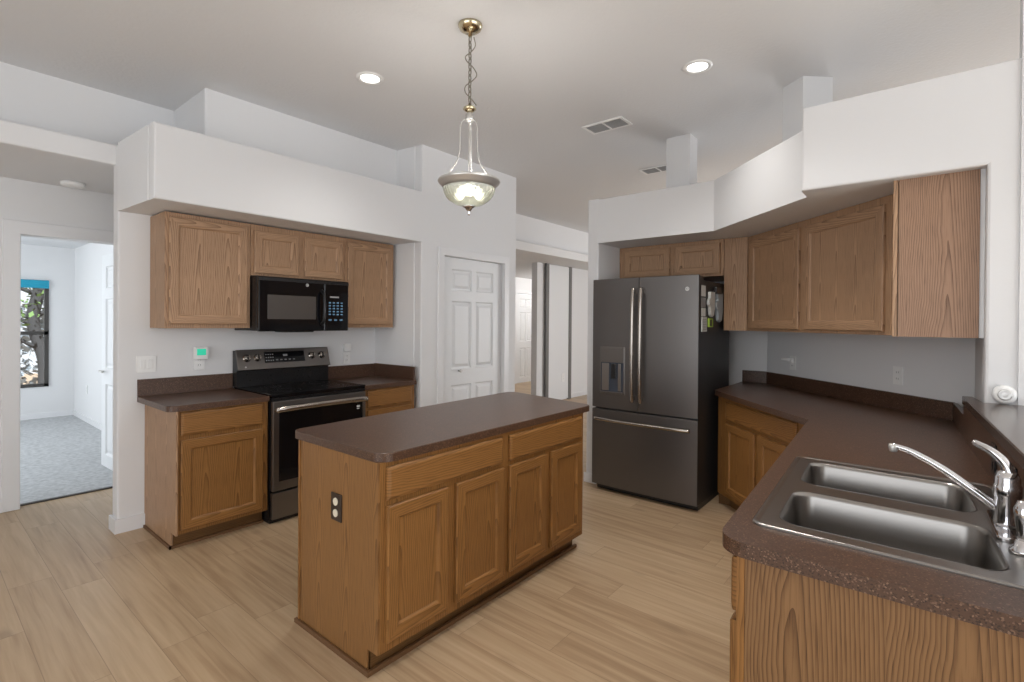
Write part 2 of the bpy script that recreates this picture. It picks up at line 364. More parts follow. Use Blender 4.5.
XZ = type('q', (), {'__call__': lambda s, a, b_, c: Vector((a, c, b_))})()
YZ = type('q', (), {'__call__': lambda s, a, b_, c: Vector((c, a, b_))})()
def casing(name, x0, x1, zt, wd, ya, yb, tw=None):
    tw = tw or wd
    bm = prism(new(), [(x0 - wd, 0), (x0, 0), (x0, zt), (x1, zt), (x1, 0), (x1 + wd, 0), (x1 + wd, zt + tw), (x0 - wd, zt + tw)], yb, ya, fr=XZ, bev=0.005)
    return struct(name, bm, M['trim'])
# ------------------------------------------------------------------ the setting
CZ = 3.07
bm = new(); box(bm, -3.2, 12, -4, 5.41, -0.1, 0); box(bm, 1.85, 12, 5.41, 9.0, -0.1, 0)
struct('floor', bm, M['floor'])
sbox('carpet', -1.6, 1.85, 5.41, 9.95, -0.1, 0.008, M['carpet'])
sbox('ceiling', -3.2, 12, -4, 4.9, CZ, CZ + 0.1, M['ceil'])
# walls behind and beside the camera, with wide openings added to let light in
bm = new(); box(bm, -3.3, -3.2, -4, -1.5, 0, CZ); box(bm, -3.3, -3.2, 3.1, 4.4, 0, CZ); box(bm, -3.3, -3.2, -1.5, 3.1, 2.6, CZ); box(bm, -3.3, -3.2, -1.5, 3.1, 0, 0.25)
struct('wall_back', bm, M['wall'])
bm = new(); box(bm, -3.3, -1.2, -4.1, -4, 0, CZ); box(bm, 4.0, 12, -4.1, -4, 0, CZ); box(bm, -1.2, 4.0, -4.1, -4, 2.6, CZ); box(bm, -1.2, 4.0, -4.1, -4, 0, 0.25)
struct('wall_right', bm, M['wall'])
sbox('wall_far', 12, 12.1, -4.1, 9, 0, CZ)
# left: range wall with a soffit over the cabinets and plant shelf on top
BN = 0.012
bm = new(); box(bm, 0.945, 3.05, 4.23, 4.35, 0, 2.63, bev=BN)
struct('wall_range', bm, M['wall'])
struct('wall_soffit_left', prism(new(), [(0.9735, 3.70), (3.04, 3.70), (2.99, 4.235), (0.9455, 4.235)], 2.178, 2.64), M['wall'])
bm = new(); box(bm, 1.366, 3.03, 3.92, 4.60, 2.60, CZ + 0.01, bev=BN); struct('wall_upper_left', bm, M['wall'])
sbox('wall_upper_far_left', -3.2, 1.40, 4.545, 4.66, 2.60, CZ)
# pantry wall, flush with the soffit front, and its alcove return
bm = prism(new(), [(0.978, 2.178), (3.055, 2.178), (3.055, -0.01), (3.33, -0.01), (3.33, 2.085), (4.222, 2.085), (4.222, -0.01), (4.43, -0.01), (4.43, CZ + 0.01), (3.055, CZ + 0.01), (3.055, 2.64), (0.978, 2.64)], 3.70, 3.60, fr=XZ, bev=0.010)
struct('wall_pantry', bm, M['wall'])
struct('wall_alcove_return', prism(new(), [(3.0465, 3.695), (3.15, 3.695), (3.12, 4.35), (3.0, 4.35), (3.0, 4.21)], 0, 2.64), M['wall']); struct('wall_alcove_upper', prism(new(), [(3.0465, 3.695), (3.15, 3.695), (3.12, 4.6), (3.0, 4.6), (3.02, 3.92)], 2.639, CZ), M['wall'])
sbox('wall_pantry_side', 4.31, 4.43, 3.695, 4.65, 0, CZ)
sbox('wall_pantry_inside', 3.1, 4.32, 4.3, 4.4, 0, CZ)
# left hall: dropped ceiling, its shelf edge, wall with the bedroom doorway
bm = new(); box(bm, -3.2, 3.0, 4.29, 5.36, 2.50, 2.64, bev=BN)
struct('ceiling_hall_left', bm, M['wall'])
bm = prism(new(), [(-3.2, 0), (0.595, 0), (0.595, 2.088), (1.36, 2.088), (1.36, 0), (3.0, 0), (3.0, 2.51), (-3.2, 2.51)], 5.33, 5.45, fr=XZ)
struct('wall_hall_left', bm, M['wall'])
sbox('wall_hall_end', -3.3, -3.2, 4.4, 5.45, 0, 2.64)
# bedroom beyond
bm = prism(new(), [(-1.6, 0), (1.69, 0), (1.69, 2.5), (-1.6, 2.5)], 9.9, 10.0, holes=[[(0.4, 0.465), (1.4, 0.465), (1.4, 1.99), (0.4, 1.99)]], fr=XZ)
struct('wall_bedroom_far', bm, M['wall'])
sbox('wall_bedroom_right', 1.69, 1.79, 5.45, 10.0, 0, 2.5)
bm = new(); box(bm, -1.7, -1.6, 5.45, 6.2, 0, 2.5); box(bm, -1.7, -1.6, 9.2, 10, 0, 2.5); box(bm, -1.7, -1.6, 6.2, 9.2, 0, 0.5); box(bm, -1.7, -1.6, 6.2, 9.2, 2.3, 2.5)
struct('wall_bedroom_left', bm, M['wall'])
sbox('ceiling_bedroom', -1.7, 1.79, 5.45, 10.0, 2.5, 2.58, M['ceil'])
bm = new()
for z0, z1 in ((0.465, 0.51), (1.215, 1.265), (1.93, 1.99)): box(bm, 0.4, 1.4, 9.88, 9.93, z0, z1)
box(bm, 1.352, 1.4, 9.88, 9.93, 0.465, 1.99); box(bm, 0.4, 0.445, 9.88, 9.93, 0.465, 1.99)
win = struct('window_1', bm, M['bronze'])
box_p = box(new(), 0.44, 1.36, 9.90, 9.908, 0.5, 1.95); pn = obj('pane', box_p, M['pane'], win)
bm = new(); box(bm, 0.37, 1.40, 9.85, 9.885, 1.925, 2.0, bev=0.008); box(bm, 0.37, 1.40, 9.862, 9.88, 1.885, 1.935)
solo('window_shade', bm, M['blue'], 'bright blue roller shade rolled up at the top of the bedroom window', 'window shade')
# outside the bedroom window
sbox('garden_ground', -6, 9, 10.05, 22, -0.4, -0.3, M['fence'])
t = thing('garden_tree', 'grey-barked tree with green leaves outside the bedroom window', 'tree', (1.75, 13.0, -0.3))
bm = new(); tube(bm, curve([(1.75, 13, -0.3), (1.78, 13, 0.6), (1.62, 13, 1.4), (1.72, 13, 2.2), (1.6, 13, 3.2)]), [0.10] * 33, 10)
obj('trunk', bm, M['bark'], t)
for k, (dx, z0, dz) in enumerate(((-0.9, 1.3, 0.8), (0.7, 1.5, 0.9), (-0.5, 0.9, 0.5), (0.5, 1.0, 0.35), (-0.7, 1.9, 0.5), (0.6, 2.0, 0.3))):
    bm = new(); tube(bm, curve([(1.68, 13, z0), (1.68 + dx * 0.5, 12.95, z0 + dz * 0.35), (1.68 + dx, 12.9, z0 + dz)]), [0.045 - 0.002 * i for i in range(17)], 7)
    obj('branch', bm, M['bark'], t)
bm = new()
for k in range(900):
    a = random.uniform(-1.2, 1.1); z = random.uniform(1.3, 3.0)
    if z < 1.5 and a > 0.1: continue
    p = Vector((1.45 + a, 12.6 + random.uniform(-0.3, 0.6), z)); s = random.uniform(0.03, 0.065)
    d1 = Vector((random.uniform(-1, 1), random.uniform(-1, 1), random.uniform(-1, 1))).normalized() * s; d2 = d1.cross(Vector((random.random(), random.random(), 1))).normalized() * s * 0.6
    bm.faces.new([bm.verts.new(p + q) for q in (d1, d2, -d1, -d2)])
obj('foliage', bm, M['leaf'], t)
bm = new()
for k in range(2600):
    p = Vector((random.uniform(-1.5, 4.5), random.uniform(14.0, 15.2), -0.1 + random.random() ** 1.1 * 1.9)); s = random.uniform(0.05, 0.11)
    d1 = Vector((random.uniform(-1, 1), random.uniform(-1, 1), random.uniform(-1, 1))).normalized() * s; d2 = d1.cross(Vector((random.random(), random.random(), 1))).normalized() * s * 0.7
    bm.faces.new([bm.verts.new(p + q) for q in (d1, d2, -d1, -d2)])
solo('garden_shrubs', bm, M['hedge'], 'pale sunlit shrubs behind the tree outside the bedroom window', 'shrubs')['kind'] = 'stuff'

# right hall
bm = new(); box(bm, 4.43, 12, 4.60, 5.35, 2.50, 2.635, bev=BN); box(bm, 4.43, 12, 5.35, 7.6, 2.50, 2.635)
struct('ceiling_hall_right', bm, M['wall'])
sbox('wall_upper_hall', 4.43, 12, 4.78, 4.9, 2.60, CZ)
sbox('wall_hall_right', 7.14, 12, 5.32, 5.44, 0, 2.51)
bm = prism(new(), [(4.4, 0), (9.27, 0), (9.27, 2.13), (9.98, 2.13), (9.98, 0), (12, 0), (12, 2.51), (4.4, 2.51)], 7.5, 7.6, fr=XZ)
struct('wall_hall_far', bm, M['wall'])
sbox('wall_hall_side', 4.33, 4.43, 4.65, 7.6, 0, 2.51)

# fridge alcove, diagonal wall, soffits, header and column
bm = new(); box(bm, 4.0, 5.12, 2.30, 2.41, 0, 2.565, bev=BN); struct('wall_fridge_side', bm, M['wall'])
bm = new(); box(bm, 5.0, 5.12, 1.13, 2.31, 0, 2.56); struct('wall_fridge_back', bm, M['wall'])
WC = 3.872                                                          # the diagonal wall is the plane Y = X - WC
bm = new(); prism(bm, [(5.0, 5.0 - WC), (3.66, 3.66 - WC), (3.74, 3.74 - WC - 0.16), (5.12, 5.0 - WC)], 0, 2.55)
struct('wall_diagonal', bm, M['wall'])
bm = new()
prism(bm, rpoly([(4.0, 2.31), (4.0, 1.29), (3.25, 0.54), (3.25, -0.19), (3.69, -0.19), (5.05, 1.17), (5.05, 2.31)], [0.004, 0.01, 0.0, 0, 0, 0, 0], 3), 2.163, 2.555, bev=0.01)
struct('wall_soffit_right', bm, M['wall'])
bm = new()
prism(bm, [(0.535, 2.159), (-0.19, 2.159), (-0.19, 0), (-0.305, 0), (-0.305, 2.60), (0.535, 2.60)], 3.25, 3.06, fr=YZ, bev=0.012)
box(bm, 3.24, 3.72, -0.30, -0.19, 0, 2.17)
struct('wall_column', bm, M['wall'])
bm = new(); box(bm, 3.05, 3.15, -2.2, -0.295, 0, CZ); struct('wall_right_return', bm, M['wall'])
bm = new(); prism(bm, [(4.30, 1.80), (4.30, 1.59), (4.47, 1.59), (4.47, 1.80)], 2.5, CZ); struct('trim_1', bm, M['wall'])
bm = new(); prism(bm, [(3.866, 0.792), (3.76, 0.653), (3.897, 0.503), (4.02, 0.62)], 2.5, CZ); struct('trim_2', bm, M['wall'])
sbox('wall_column_filler', 3.128, 3.45, -0.1895, -0.173, 1.392, 2.16)
# pony wall under the bar top
PO = Fr((1.312, 0.410), (1, 0.05), (0, -1))                          # peninsula: u away from camera, n towards the bar
bm = new(); box(bm, 0.0, 1.80, 0.658, 0.78, 0, 1.072, fr=PO); struct('wall_pony', bm, M['wall'])

# baseboards, casings
def bb(name, a, b, c, d): return sbox(name, a, b, c, d, 0, 0.085, M['trim'], bev=0.003)
bm = prism(new(), [(0.929, 4.212), (1.10, 4.212), (1.10, 4.231), (0.946, 4.231), (0.946, 4.365), (0.929, 4.365)], 0, 0.095, bev=0.003); struct('baseboard_range', bm, M['trim'])
bb('baseboard_hall_left', -3.2, 0.505, 5.314, 5.332)
bb('baseboard_bedroom_far', -1.6, 1.69, 9.885, 9.902); bb('baseboard_bedroom_right', 1.674, 1.691, 6.5, 9.89)
bb('baseboard_pantry', 3.06, 3.24, 3.584, 3.601); bb('baseboard_pantry_right', 4.31, 4.43, 3.584, 3.601)
bb('baseboard_fridge', 3.984, 4.002, 2.30, 2.425); bb('baseboard_hall_right', 7.14, 12, 5.304, 5.321); bb('baseboard_hall_far', 4.43, 9.20, 7.484, 7.501)
casing('trim_3', 0.593, 1.362, 2.088, 0.10, 5.312, 5.331)
casing('trim_4', 3.33, 4.222, 2.085, 0.075, 3.585, 3.601)
casing('trim_5', 9.27, 9.98, 2.13, 0.08, 7.48, 7.501)
sbox('trim_6', 0.60, 1.36, 5.395, 5.425, 0, 0.011, M['bronze'])

# six panel doors
def six_panel(bm, fr, w, h, th=0.035):
    cols = ((0.115 * w / 0.76, 0.36 * w / 0.76), (0.41 * w / 0.76, 0.645 * w / 0.76))
    rows = ((0.12, 0.80), (0.95, 1.62), (1.72, 1.93))
    sc = h / 2.04
    us = sorted({0, w, *[c for q in cols for c in q]}); zs = sorted({0, h, *[c * sc for q in rows for c in q]})
    t = bmesh.new()
    holes = [(a, b_, c * sc, d * sc) for a, b_ in cols for c, d in rows]
    def quad(ps):
        t.faces.new([t.verts.new(fr(*p)) for p in ps])
    for i in range(len(us) - 1):
        for j in range(len(zs) - 1):
            u0, u1, z0, z1 = us[i], us[i + 1], zs[j], zs[j + 1]
            hole = any(abs(u0 - q[0]) < 1e-6 and abs(z0 - q[2]) < 1e-6 for q in holes)
            if not hole: quad([(u0, th, z0), (u1, th, z0), (u1, th, z1), (u0, th, z1)])
            else:
                prev = (0, th)
                for ins, nn in ((0.013, th - 0.014), (0.026, th - 0.014), (0.052, th - 0.002)):
                    a, na = prev; b_, nb = ins, nn
                    A = [(u0 + a, na, z0 + a), (u1 - a, na, z0 + a), (u1 - a, na, z1 - a), (u0 + a, na, z1 - a)]
                    B = [(u0 + b_, nb, z0 + b_), (u1 - b_, nb, z0 + b_), (u1 - b_, nb, z1 - b_), (u0 + b_, nb, z1 - b_)]
                    for k in range(4): quad([A[k], A[(k + 1) % 4], B[(k + 1) % 4], B[k]])
                    prev = (ins, nn)
                quad(B)
    for q in ([(0, 0, 0), (w, 0, 0), (w, 0, h), (0, 0, h)], [(0, 0, 0), (0, th, 0), (0, th, h), (0, 0, h)], [(w, 0, 0), (w, th, 0), (w, th, h), (w, 0, h)], [(0, 0, 0), (w, 0, 0), (w, th, 0), (0, th, 0)], [(0, 0, h), (w, 0, h), (w, th, h), (0, th, h)]): quad(q)
    bmesh.ops.remove_doubles(t, verts=t.verts[:], dist=1e-5); bmesh.ops.recalc_face_normals(t, faces=t.faces[:]); merge(bm, t); return bm
d1 = struct('door_1', six_panel(new(), Fr((3.332, 3.665), (1, 0), (0, -1)), 0.885, 2.075), M['door'])
bm = new(); lathe(bm, [(0.011, 0), (0.008, 0.014), (0.016, 0.024), (0.019, 0.032), (0.012, 0.042)], (3.57, 3.63, 0.955), 16, 'Y'); obj('knob', bm, M['nickel'], d1)
d1.location.z = 0.006
sbox('trim_7', 3.325, 4.222, 3.64, 3.66, 2.083, 2.10, M['bronze'])
bm = new(); six_panel(bm, Fr((1.352, 5.50), (-0.045, 0.999), (-0.999, -0.045)), 0.80, 2.06)
d2 = struct('door_2', bm, M['door']); d2.location.z = 0.012
bm = new(); lathe(bm, [(0.026, 0), (0.026, 0.006), (0.011, 0.008), (0.011, 0.05)], (1.295, 6.235, 0.94), 14, 'X'); tube(bm, [(1.25, 6.24, 0.94), (1.25, 6.20, 0.94), (1.25, 6.12, 0.938)], 0.009, 8)
obj('lever_handle', bm, M['nickel'], d2)
bm = new(); six_panel(bm, Fr((9.28, 7.53), (1, 0), (0, -1)), 0.69, 2.11)
d3 = struct('door_3', bm, M['door']); d3.location.z = 0.008
bm = new(); lathe(bm, [(0.012, 0), (0.01, 0.02), (0.026, 0.03), (0.028, 0.05), (0.015, 0.06)], (9.88, 7.495, 0.95), 12, 'Y'); obj('knob', bm, M['nickel'], d3)

# white panel with a dark vertical strip on each side in the right hall
t = thing('hall_panel', 'white panel between two dark vertical strips beyond the pantry wall', 'closet door', (7.85, 5.28, 0.0))
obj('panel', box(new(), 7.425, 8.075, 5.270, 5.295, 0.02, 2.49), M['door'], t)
obj('dark_strip', box(new(), 7.34, 7.425, 5.262, 5.300, 0.0, 2.50), M['gstrip'], t); obj('dark_strip', box(new(), 8.075, 8.17, 5.262, 5.300, 0.0, 2.50), M['gstrip'], t)

# ------------------------------------------------------------------ cabinetry
def door_bm(bm, fr, u0, u1, z0, z1, n0=0.0, th=0.019, fwid=0.058):
    """one door: mitred frame with eased edge, recessed flat panel. slots: 0 vertical grain, 1 horizontal grain"""
    L = [(0.0, n0), (0.0, n0 + th - 0.005), (0.005, n0 + th), (fwid - 0.006, n0 + th), (fwid, n0 + th - 0.003), (fwid + 0.006, n0 + th - 0.010)]
    t = bmesh.new(); rings = []
    for ins, nn in L:
        rings.append([t.verts.new(fr(*p)) for p in ((u0 + ins, nn, z0 + ins), (u1 - ins, nn, z0 + ins), (u1 - ins, nn, z1 - ins), (u0 + ins, nn, z1 - ins))])
    for a, b_ in zip(rings, rings[1:]):
        for k in range(4):
            f = t.faces.new((a[k], a[(k + 1) % 4], b_[(k + 1) % 4], b_[k])); f.material_index = 1 if k in (0, 2) else 0
    t.faces.new(rings[-1]); t.faces.new(rings[0])
    bmesh.ops.recalc_face_normals(t, faces=t.faces[:]); merge(bm, t); return bm
def drawer_bm(bm, fr, u0, u1, z0, z1, n0=0.0, th=0.019):
    L = [(0.0, n0), (0.0, n0 + th - 0.008), (0.004, n0 + th - 0.004), (0.014, n0 + th)]
    t = bmesh.new(); rings = []
    for ins, nn in L: rings.append([t.verts.new(fr(*p)) for p in ((u0 + ins, nn, z0 + ins), (u1 - ins, nn, z0 + ins), (u1 - ins, nn, z1 - ins), (u0 + ins, nn, z1 - ins))])
    for a, b_ in zip(rings, rings[1:]):
        for k in range(4): t.faces.new((a[k], a[(k + 1) % 4], b_[(k + 1) % 4], b_[k]))
    t.faces.new(rings[-1]); t.faces.new(rings[0])
    bmesh.ops.recalc_face_normals(t, faces=t.faces[:]); merge(bm, t); return bm
def frame_bm(bm, fr, u0, u1, z0, z1, openings, th=0.019):
    """face frame as bars around the openings [(u0,u1,z0,z1)]; vertical grain"""
    us = sorted({u0, u1, *[o[0] for o in openings], *[o[1] for o in openings]}); zs = sorted({z0, z1, *[o[2] for o in openings], *[o[3] for o in openings]})
    for i in range(len(us) - 1):
        for j in range(len(zs) - 1):
            cu, cz = (us[i] + us[i + 1]) / 2, (zs[j] + zs[j + 1]) / 2
            if any(o[0] < cu < o[1] and o[2] < cz < o[3] for o in openings): continue
            box(bm, us[i], us[i + 1], -th, 0, zs[j], zs[j + 1], fr=fr, mi=0)
    bmesh.ops.remove_doubles(bm, verts=bm.verts[:], dist=1e-5)
    return bm

def cabinet(name, label, cat, fr, u0, u1, z0, z1, depth, doors, drawers=(), up_=False, toe=True, group=None, body_poly=None, root=None):
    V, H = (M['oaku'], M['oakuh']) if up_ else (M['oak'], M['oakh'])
    p = fr((u0 + u1) / 2, -depth / 2, 0 if not up_ else z0)
    t = thing(name, label, cat, p, group)
    if body_poly: bm = prism(new(), body_poly, z0, z1)
    else: bm = box(new(), u0, u1, -depth, -0.019, z0, z1, fr=fr)
    obj('body', bm, V, t)
    op = [(a + 0.012, b_ - 0.012, c + 0.012, d - 0.012) for a, b_, c, d in (*doors, *drawers)]
    obj('face_frame', frame_bm(new(), fr, u0, u1, z0, z1, op), V, t)
    for q in doors: obj('door', door_bm(new(), fr, *q, n0=0.001), [V, H], t)
    for q in drawers: obj('drawer_front', drawer_bm(new(), fr, *q, n0=0.001), H, t)
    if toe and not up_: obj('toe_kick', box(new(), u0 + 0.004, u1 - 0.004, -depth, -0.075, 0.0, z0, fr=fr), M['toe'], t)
    return t
# left base cabinets (faces towards -Y)
FB = Fr((0, 3.62), (1, 0), (0, -1))
c1 = cabinet('base_cabinet', 'honey oak base cabinet left of the range, with one door and drawer', 'cabinet', FB, 1.11, 1.672, 0.1, 0.876, 0.607, [(1.128, 1.635, 0.125, 0.69)], [(1.128, 1.635, 0.718, 0.866)])
bm = new(); prism(bm, [(1.10, 3.601), (1.11, 3.601), (1.11, 4.228), (1.10, 4.228)], 0.1, 0.876); box(bm, 1.10, 1.11, 3.69, 4.228, 0, 0.1)
obj('side_panel', bm, M['oaku'], c1)
bm = new(); box(bm, 1.088, 1.0995, 3.674, 4.208, 0, 0.018); box(bm, 1.088, 1.67, 3.674, 3.6885, 0, 0.018); obj('shoe_molding', bm, M['shoe'], c1)
cabinet('base_cabinet', 'narrower honey oak base cabinet between the range and the alcove wall', 'cabinet', FB, 2.468, 2.997, 0.1, 0.876, 0.607, [(2.492, 2.955, 0.125, 0.70)], [(2.492, 2.955, 0.722, 0.868)])
# counters on the range wall
def worktop_left(x0, x1, rr, lab, side):
    t = thing('worktop', lab, 'worktop', ((x0 + x1) / 2, 3.9, 0.876))
    bm = new(); prism(bm, rpoly([(x0, 3.592), (x1, 3.592), (x1, 4.226), (x0, 4.226)], rr), 0.877, 0.914, bev=0.004); obj('slab', bm, M['lam'], t)
    bm = new(); box(bm, x0, x1, 4.208, 4.228, 0.914, 1.032, bev=0.002)
    if side: box(bm, 2.979, 2.998, 3.61, 4.21, 0.914, 1.036, bev=0.002)
    obj('backsplash', bm, M['lam'], t); return t
worktop_left(1.055, 1.672, [0.05, 0, 0, 0], 'short brown laminate worktop left of the range', False)
worktop_left(2.456, 2.998, [0, 0, 0, 0], 'short brown laminate worktop right of the range in the alcove corner', True)

# island
FI = Fr((0, 1.70), (1, 0), (0, -1))
ti = thing('kitchen_island', 'honey oak kitchen island cabinet with four doors and two drawers on the open floor', 'kitchen island', (2.0, 2.0, 0))
obj('body', box(new(), 1.245, 2.775, -0.617, -0.019, 0.1, 0.876, fr=FI), M['oak'], ti)
IDR = [(1.262, 1.596, 0.140, 0.698), (1.650, 1.992, 0.140, 0.698), (2.035, 2.368, 0.140, 0.698), (2.413, 2.745, 0.140, 0.698)]
IDW = [(1.262, 1.980, 0.722, 0.857), (2.038, 2.745, 0.722, 0.857)]
obj('face_frame', frame_bm(new(), FI, 1.237, 2.782, 0.1, 0.876, [(a + .012, b_ - .012, c + .012, d - .012) for a, b_, c, d in IDR + IDW]), M['oak'], ti)
for q in IDR: obj('door', door_bm(new(), FI, *q, n0=0.001), [M['oak'], M['oakh']], ti)
for q in IDW: obj('drawer_front', drawer_bm(new(), FI, *q, n0=0.001), M['oakh'], ti)
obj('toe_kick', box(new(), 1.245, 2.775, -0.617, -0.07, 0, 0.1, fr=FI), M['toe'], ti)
bm = new(); prism(bm, [(1.702, 0.1), (1.772, 0.1), (1.772, 0), (2.317, 0), (2.317, 0.876), (1.702, 0.876)], 1.229, 1.2365, fr=YZ); obj('end_panel', bm, M['oakisl'], ti)
bm = new(); box(bm, 1.224, 2.782, 2.318, 2.330, 0.0, 0.876); obj('back_panel', bm, M['oak'], ti)
bm = new(); prism(bm, [(1.214, 1.746), (2.79, 1.746), (2.79, 1.762), (1.2285, 1.762), (1.2285, 2.345), (1.214, 2.345)], 0, 0.02, bev=0.003); obj('shoe_molding', bm, M['shoe'], ti)
bm = new(); box(bm, 1.222, 1.229, 1.960, 2.040, 0.572, 0.692, bev=0.002); ol = obj('outlet_plate', bm, M['brownp'], ti, 'dark brown outlet plate')
for z in (0.607, 0.657): obj('receptacle', lathe(new(), [(0.017, 0), (0.017, 0.004), (0.015, 0.005)], (1.222, 2.0, z), 20, 'X'), M['ivory'], ol, 'ivory receptacle')
bm = new(); prism(bm, rpoly([(1.228, 1.682), (2.875, 1.690), (3.03, 2.50), (1.228, 2.405)], [0.07, 0.06, 0.07, 0.05], 8), 0.877, 0.914, bev=0.004)
solo('worktop', bm, M['lam'], 'long brown laminate worktop with rounded corners on the kitchen island', 'worktop')

# right side: lower diagonal cabinet + peninsula
FDc = lambda c: Fr((0, c), (s2, s2), (-s2, s2))                     # plane Y = X + c, u = sqrt2 * X at n = 0
LC = -2.887; FD = FDc(LC); q2 = math.sqrt(2)
uA, uB = 3.31 * q2, 4.185 * q2
t = thing('base_cabinet', 'honey oak diagonal corner base cabinet beside the refrigerator', 'cabinet', (4.1, 0.8, 0))
body = [(3.33, 3.33 + LC - 0.03), (4.18, 4.18 + LC - 0.03), (4.20, 1.305), (4.975, 1.305), (4.975, 1.12), (3.78, -0.06), (3.33, -0.06)]
obj('body', prism(new(), body, 0.1, 0.876), M['oak'], t)
dd = [(4.090 * q2, 3.812 * q2), (3.782 * q2, 3.50 * q2)]
DR = [(b_, a, 0.140, 0.678) for a, b_ in dd]; DW = [(3.50 * q2, 4.090 * q2, 0.702, 0.845)]
obj('face_frame', frame_bm(new(), FD, uA, uB, 0.1, 0.876, [(a + .012, b_ - .012, c + .012, d - .012) for a, b_, c, d in DR + DW]), M['oak'], t)
for q in DR: obj('door', door_bm(new(), FD, *q, n0=0.001), [M['oak'], M['oakh']], t)
for q in DW: obj('drawer_front', drawer_bm(new(), FD, *q, n0=0.001), M['oakh'], t)
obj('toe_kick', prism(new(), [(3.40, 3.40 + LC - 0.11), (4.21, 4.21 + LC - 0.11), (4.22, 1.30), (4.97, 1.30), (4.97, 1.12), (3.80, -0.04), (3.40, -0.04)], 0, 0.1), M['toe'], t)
tp = thing('base_cabinet', 'oak peninsula sink cabinet with wide grained end panel, nearest the camera', 'cabinet', PO(1.0, 0.35, 0))
obj('body', box(new(), 0.031, 1.95, 0.066, 0.655, 0.1, 0.70, fr=PO), M['oak'], tp)
bm = new(); box(bm, 0.0155, 0.030, 0.066, 0.656, 0.0, 0.876, fr=PO); obj('end_panel', bm, M['oakend'], tp)
bm = new(); box(bm, 0.0155, 1.95, 0.046, 0.065, 0.1, 0.876, fr=PO); obj('face_frame', bm, M['oak'], tp)
FP = Fr((1.312, 0.410 - 0.046), (1, 0.05), (0, 1))
u = 0.035
for k in range(4):
    obj('door', door_bm(new(), FP, u, u + 0.42, 0.14, 0.700, n0=0.001), [M['oak'], M['oakh']], tp)
    obj('drawer_front', drawer_bm(new(), FP, u, u + 0.42, 0.725, 0.86, n0=0.001), M['oakh'], tp); u += 0.46
obj('toe_kick', box(new(), 0.04, 1.95, 0.12, 0.65, 0, 0.1, fr=PO), M['toe'], tp)
# right worktop with the sink cut-out
def P2(u, v): q = PO(u, v, 0); return (q.x, q.y)
slab = rpoly([P2(0, 0.64), P2(0, 0.0), (3.25, 0.52), (4.155, 1.312), (4.20, 1.335), (4.98, 1.335), (4.98, 4.98 - WC + 0.012), (3.755, 3.755 - WC + 0.012)], [0, 0.075, 0, 0.03, 0, 0, 0, 0], 8)
hole = [P2(0.175, 0.085), P2(0.975, 0.085), P2(0.975, 0.578), P2(0.175, 0.578)]
tw = thing('worktop', 'large brown laminate worktop running from the refrigerator to the sink peninsula', 'worktop', (2.9, 0.3, 0.877))
obj('slab', prism(new(), slab, 0.877, 0.914, holes=[hole]), M['lam'], tw)
bm = new(); box(bm, 4.975, 4.996, 1.13, 1.335, 0.914, 1.02, bev=0.002); 
FW = FDc(-WC); box(bm, 3.755 * q2, 4.985 * q2, 0.002, 0.021, 0.9145, 1.019, fr=FW, bev=0.002); obj('backsplash', bm, M['lam'], tw)
bm = new(); prism(bm, [(0.0, 0.9145), (2.415, 0.9145), (2.415, 1.019), (1.95, 1.019), (1.95, 1.073), (0.0, 1.073)], 0.636, 0.656, fr=type('q', (), {'__call__': lambda s, a, b_, c: PO(a, c, b_)})()); obj('backsplash', bm, M['lam'], tw)
bm = new(); prism(bm, rpoly([P2(-0.02, 0.615), P2(1.745, 0.615), P2(2.47, 0.615), P2(2.40, 0.69), P2(1.745, 0.69), P2(1.745, 1.0), P2(-0.02, 1.0)][:0] or [P2(-0.02, 0.631), P2(1.95, 0.631), P2(1.95, 0.67), P2(1.740, 0.685), P2(1.740, 1.02), P2(-0.02, 1.02)], 0), 1.0735, 1.11, bev=0.004)
solo('bar_top', bm, M['bar'], 'raised brown laminate bar top on the low wall behind the sink', 'bar top')

# sink
ts = thing('kitchen_sink', 'stainless steel double-bowl sink set in the peninsula worktop', 'sink', PO(0.58, 0.34, 0.914))
def rr(u0, u1, v0, v1, r, ins=0, seg=8): return [P2(*p) for p in rpoly([(u0 + ins, v0 + ins), (u1 - ins, v0 + ins), (u1 - ins, v1 - ins), (u0 + ins, v1 - ins)], max(r - ins * 0.4, 0.02), seg)]
BW = [(0.200, 0.525, 0.105, 0.560), (0.620, 0.945, 0.105, 0.552)]
holes = [rr(*q, 0.055) for q in BW]
bm = new(); prism(bm, rr(0.138, 1.0, 0.052, 0.632, 0.03), 0.9145, 0.9175, holes=holes)
# raised outer bead
ou = rr(0.138, 1.0, 0.052, 0.632, 0.03); rings = []
for ins, z in ((0.0, 0.9148), (0.001, 0.9195), (0.005, 0.9215), (0.010, 0.9205), (0.016, 0.9175)): rings.append([Vector((*p, z)) for p in rr(0.138, 1.0, 0.052, 0.632, 0.03, ins)])
loft(bm, rings, False, False); obj('rim', bm, M['steel'], ts)
for q in BW:
    prof = [(0, 0.9176), (-0.003, 0.9185), (0.001, 0.9165), (0.006, 0.905), (0.012, 0.80), (0.016, 0.755), (0.026, 0.738), (0.045, 0.730), (0.10, 0.727)]
    bo = obj('bowl', loft(new(), [[Vector((*p, z)) for p in rr(*q, 0.055, ins)] for ins, z in prof], False, True), M['steel'], ts)
    c = PO((q[0] + q[1]) / 2, (q[2] + q[3]) / 2, 0.7275)
    obj('drain', lathe(new(), [(0.055, 0), (0.055, 0.003), (0.042, 0.003), (0.038, -0.0)], c, 24), M['chrome'], bo)

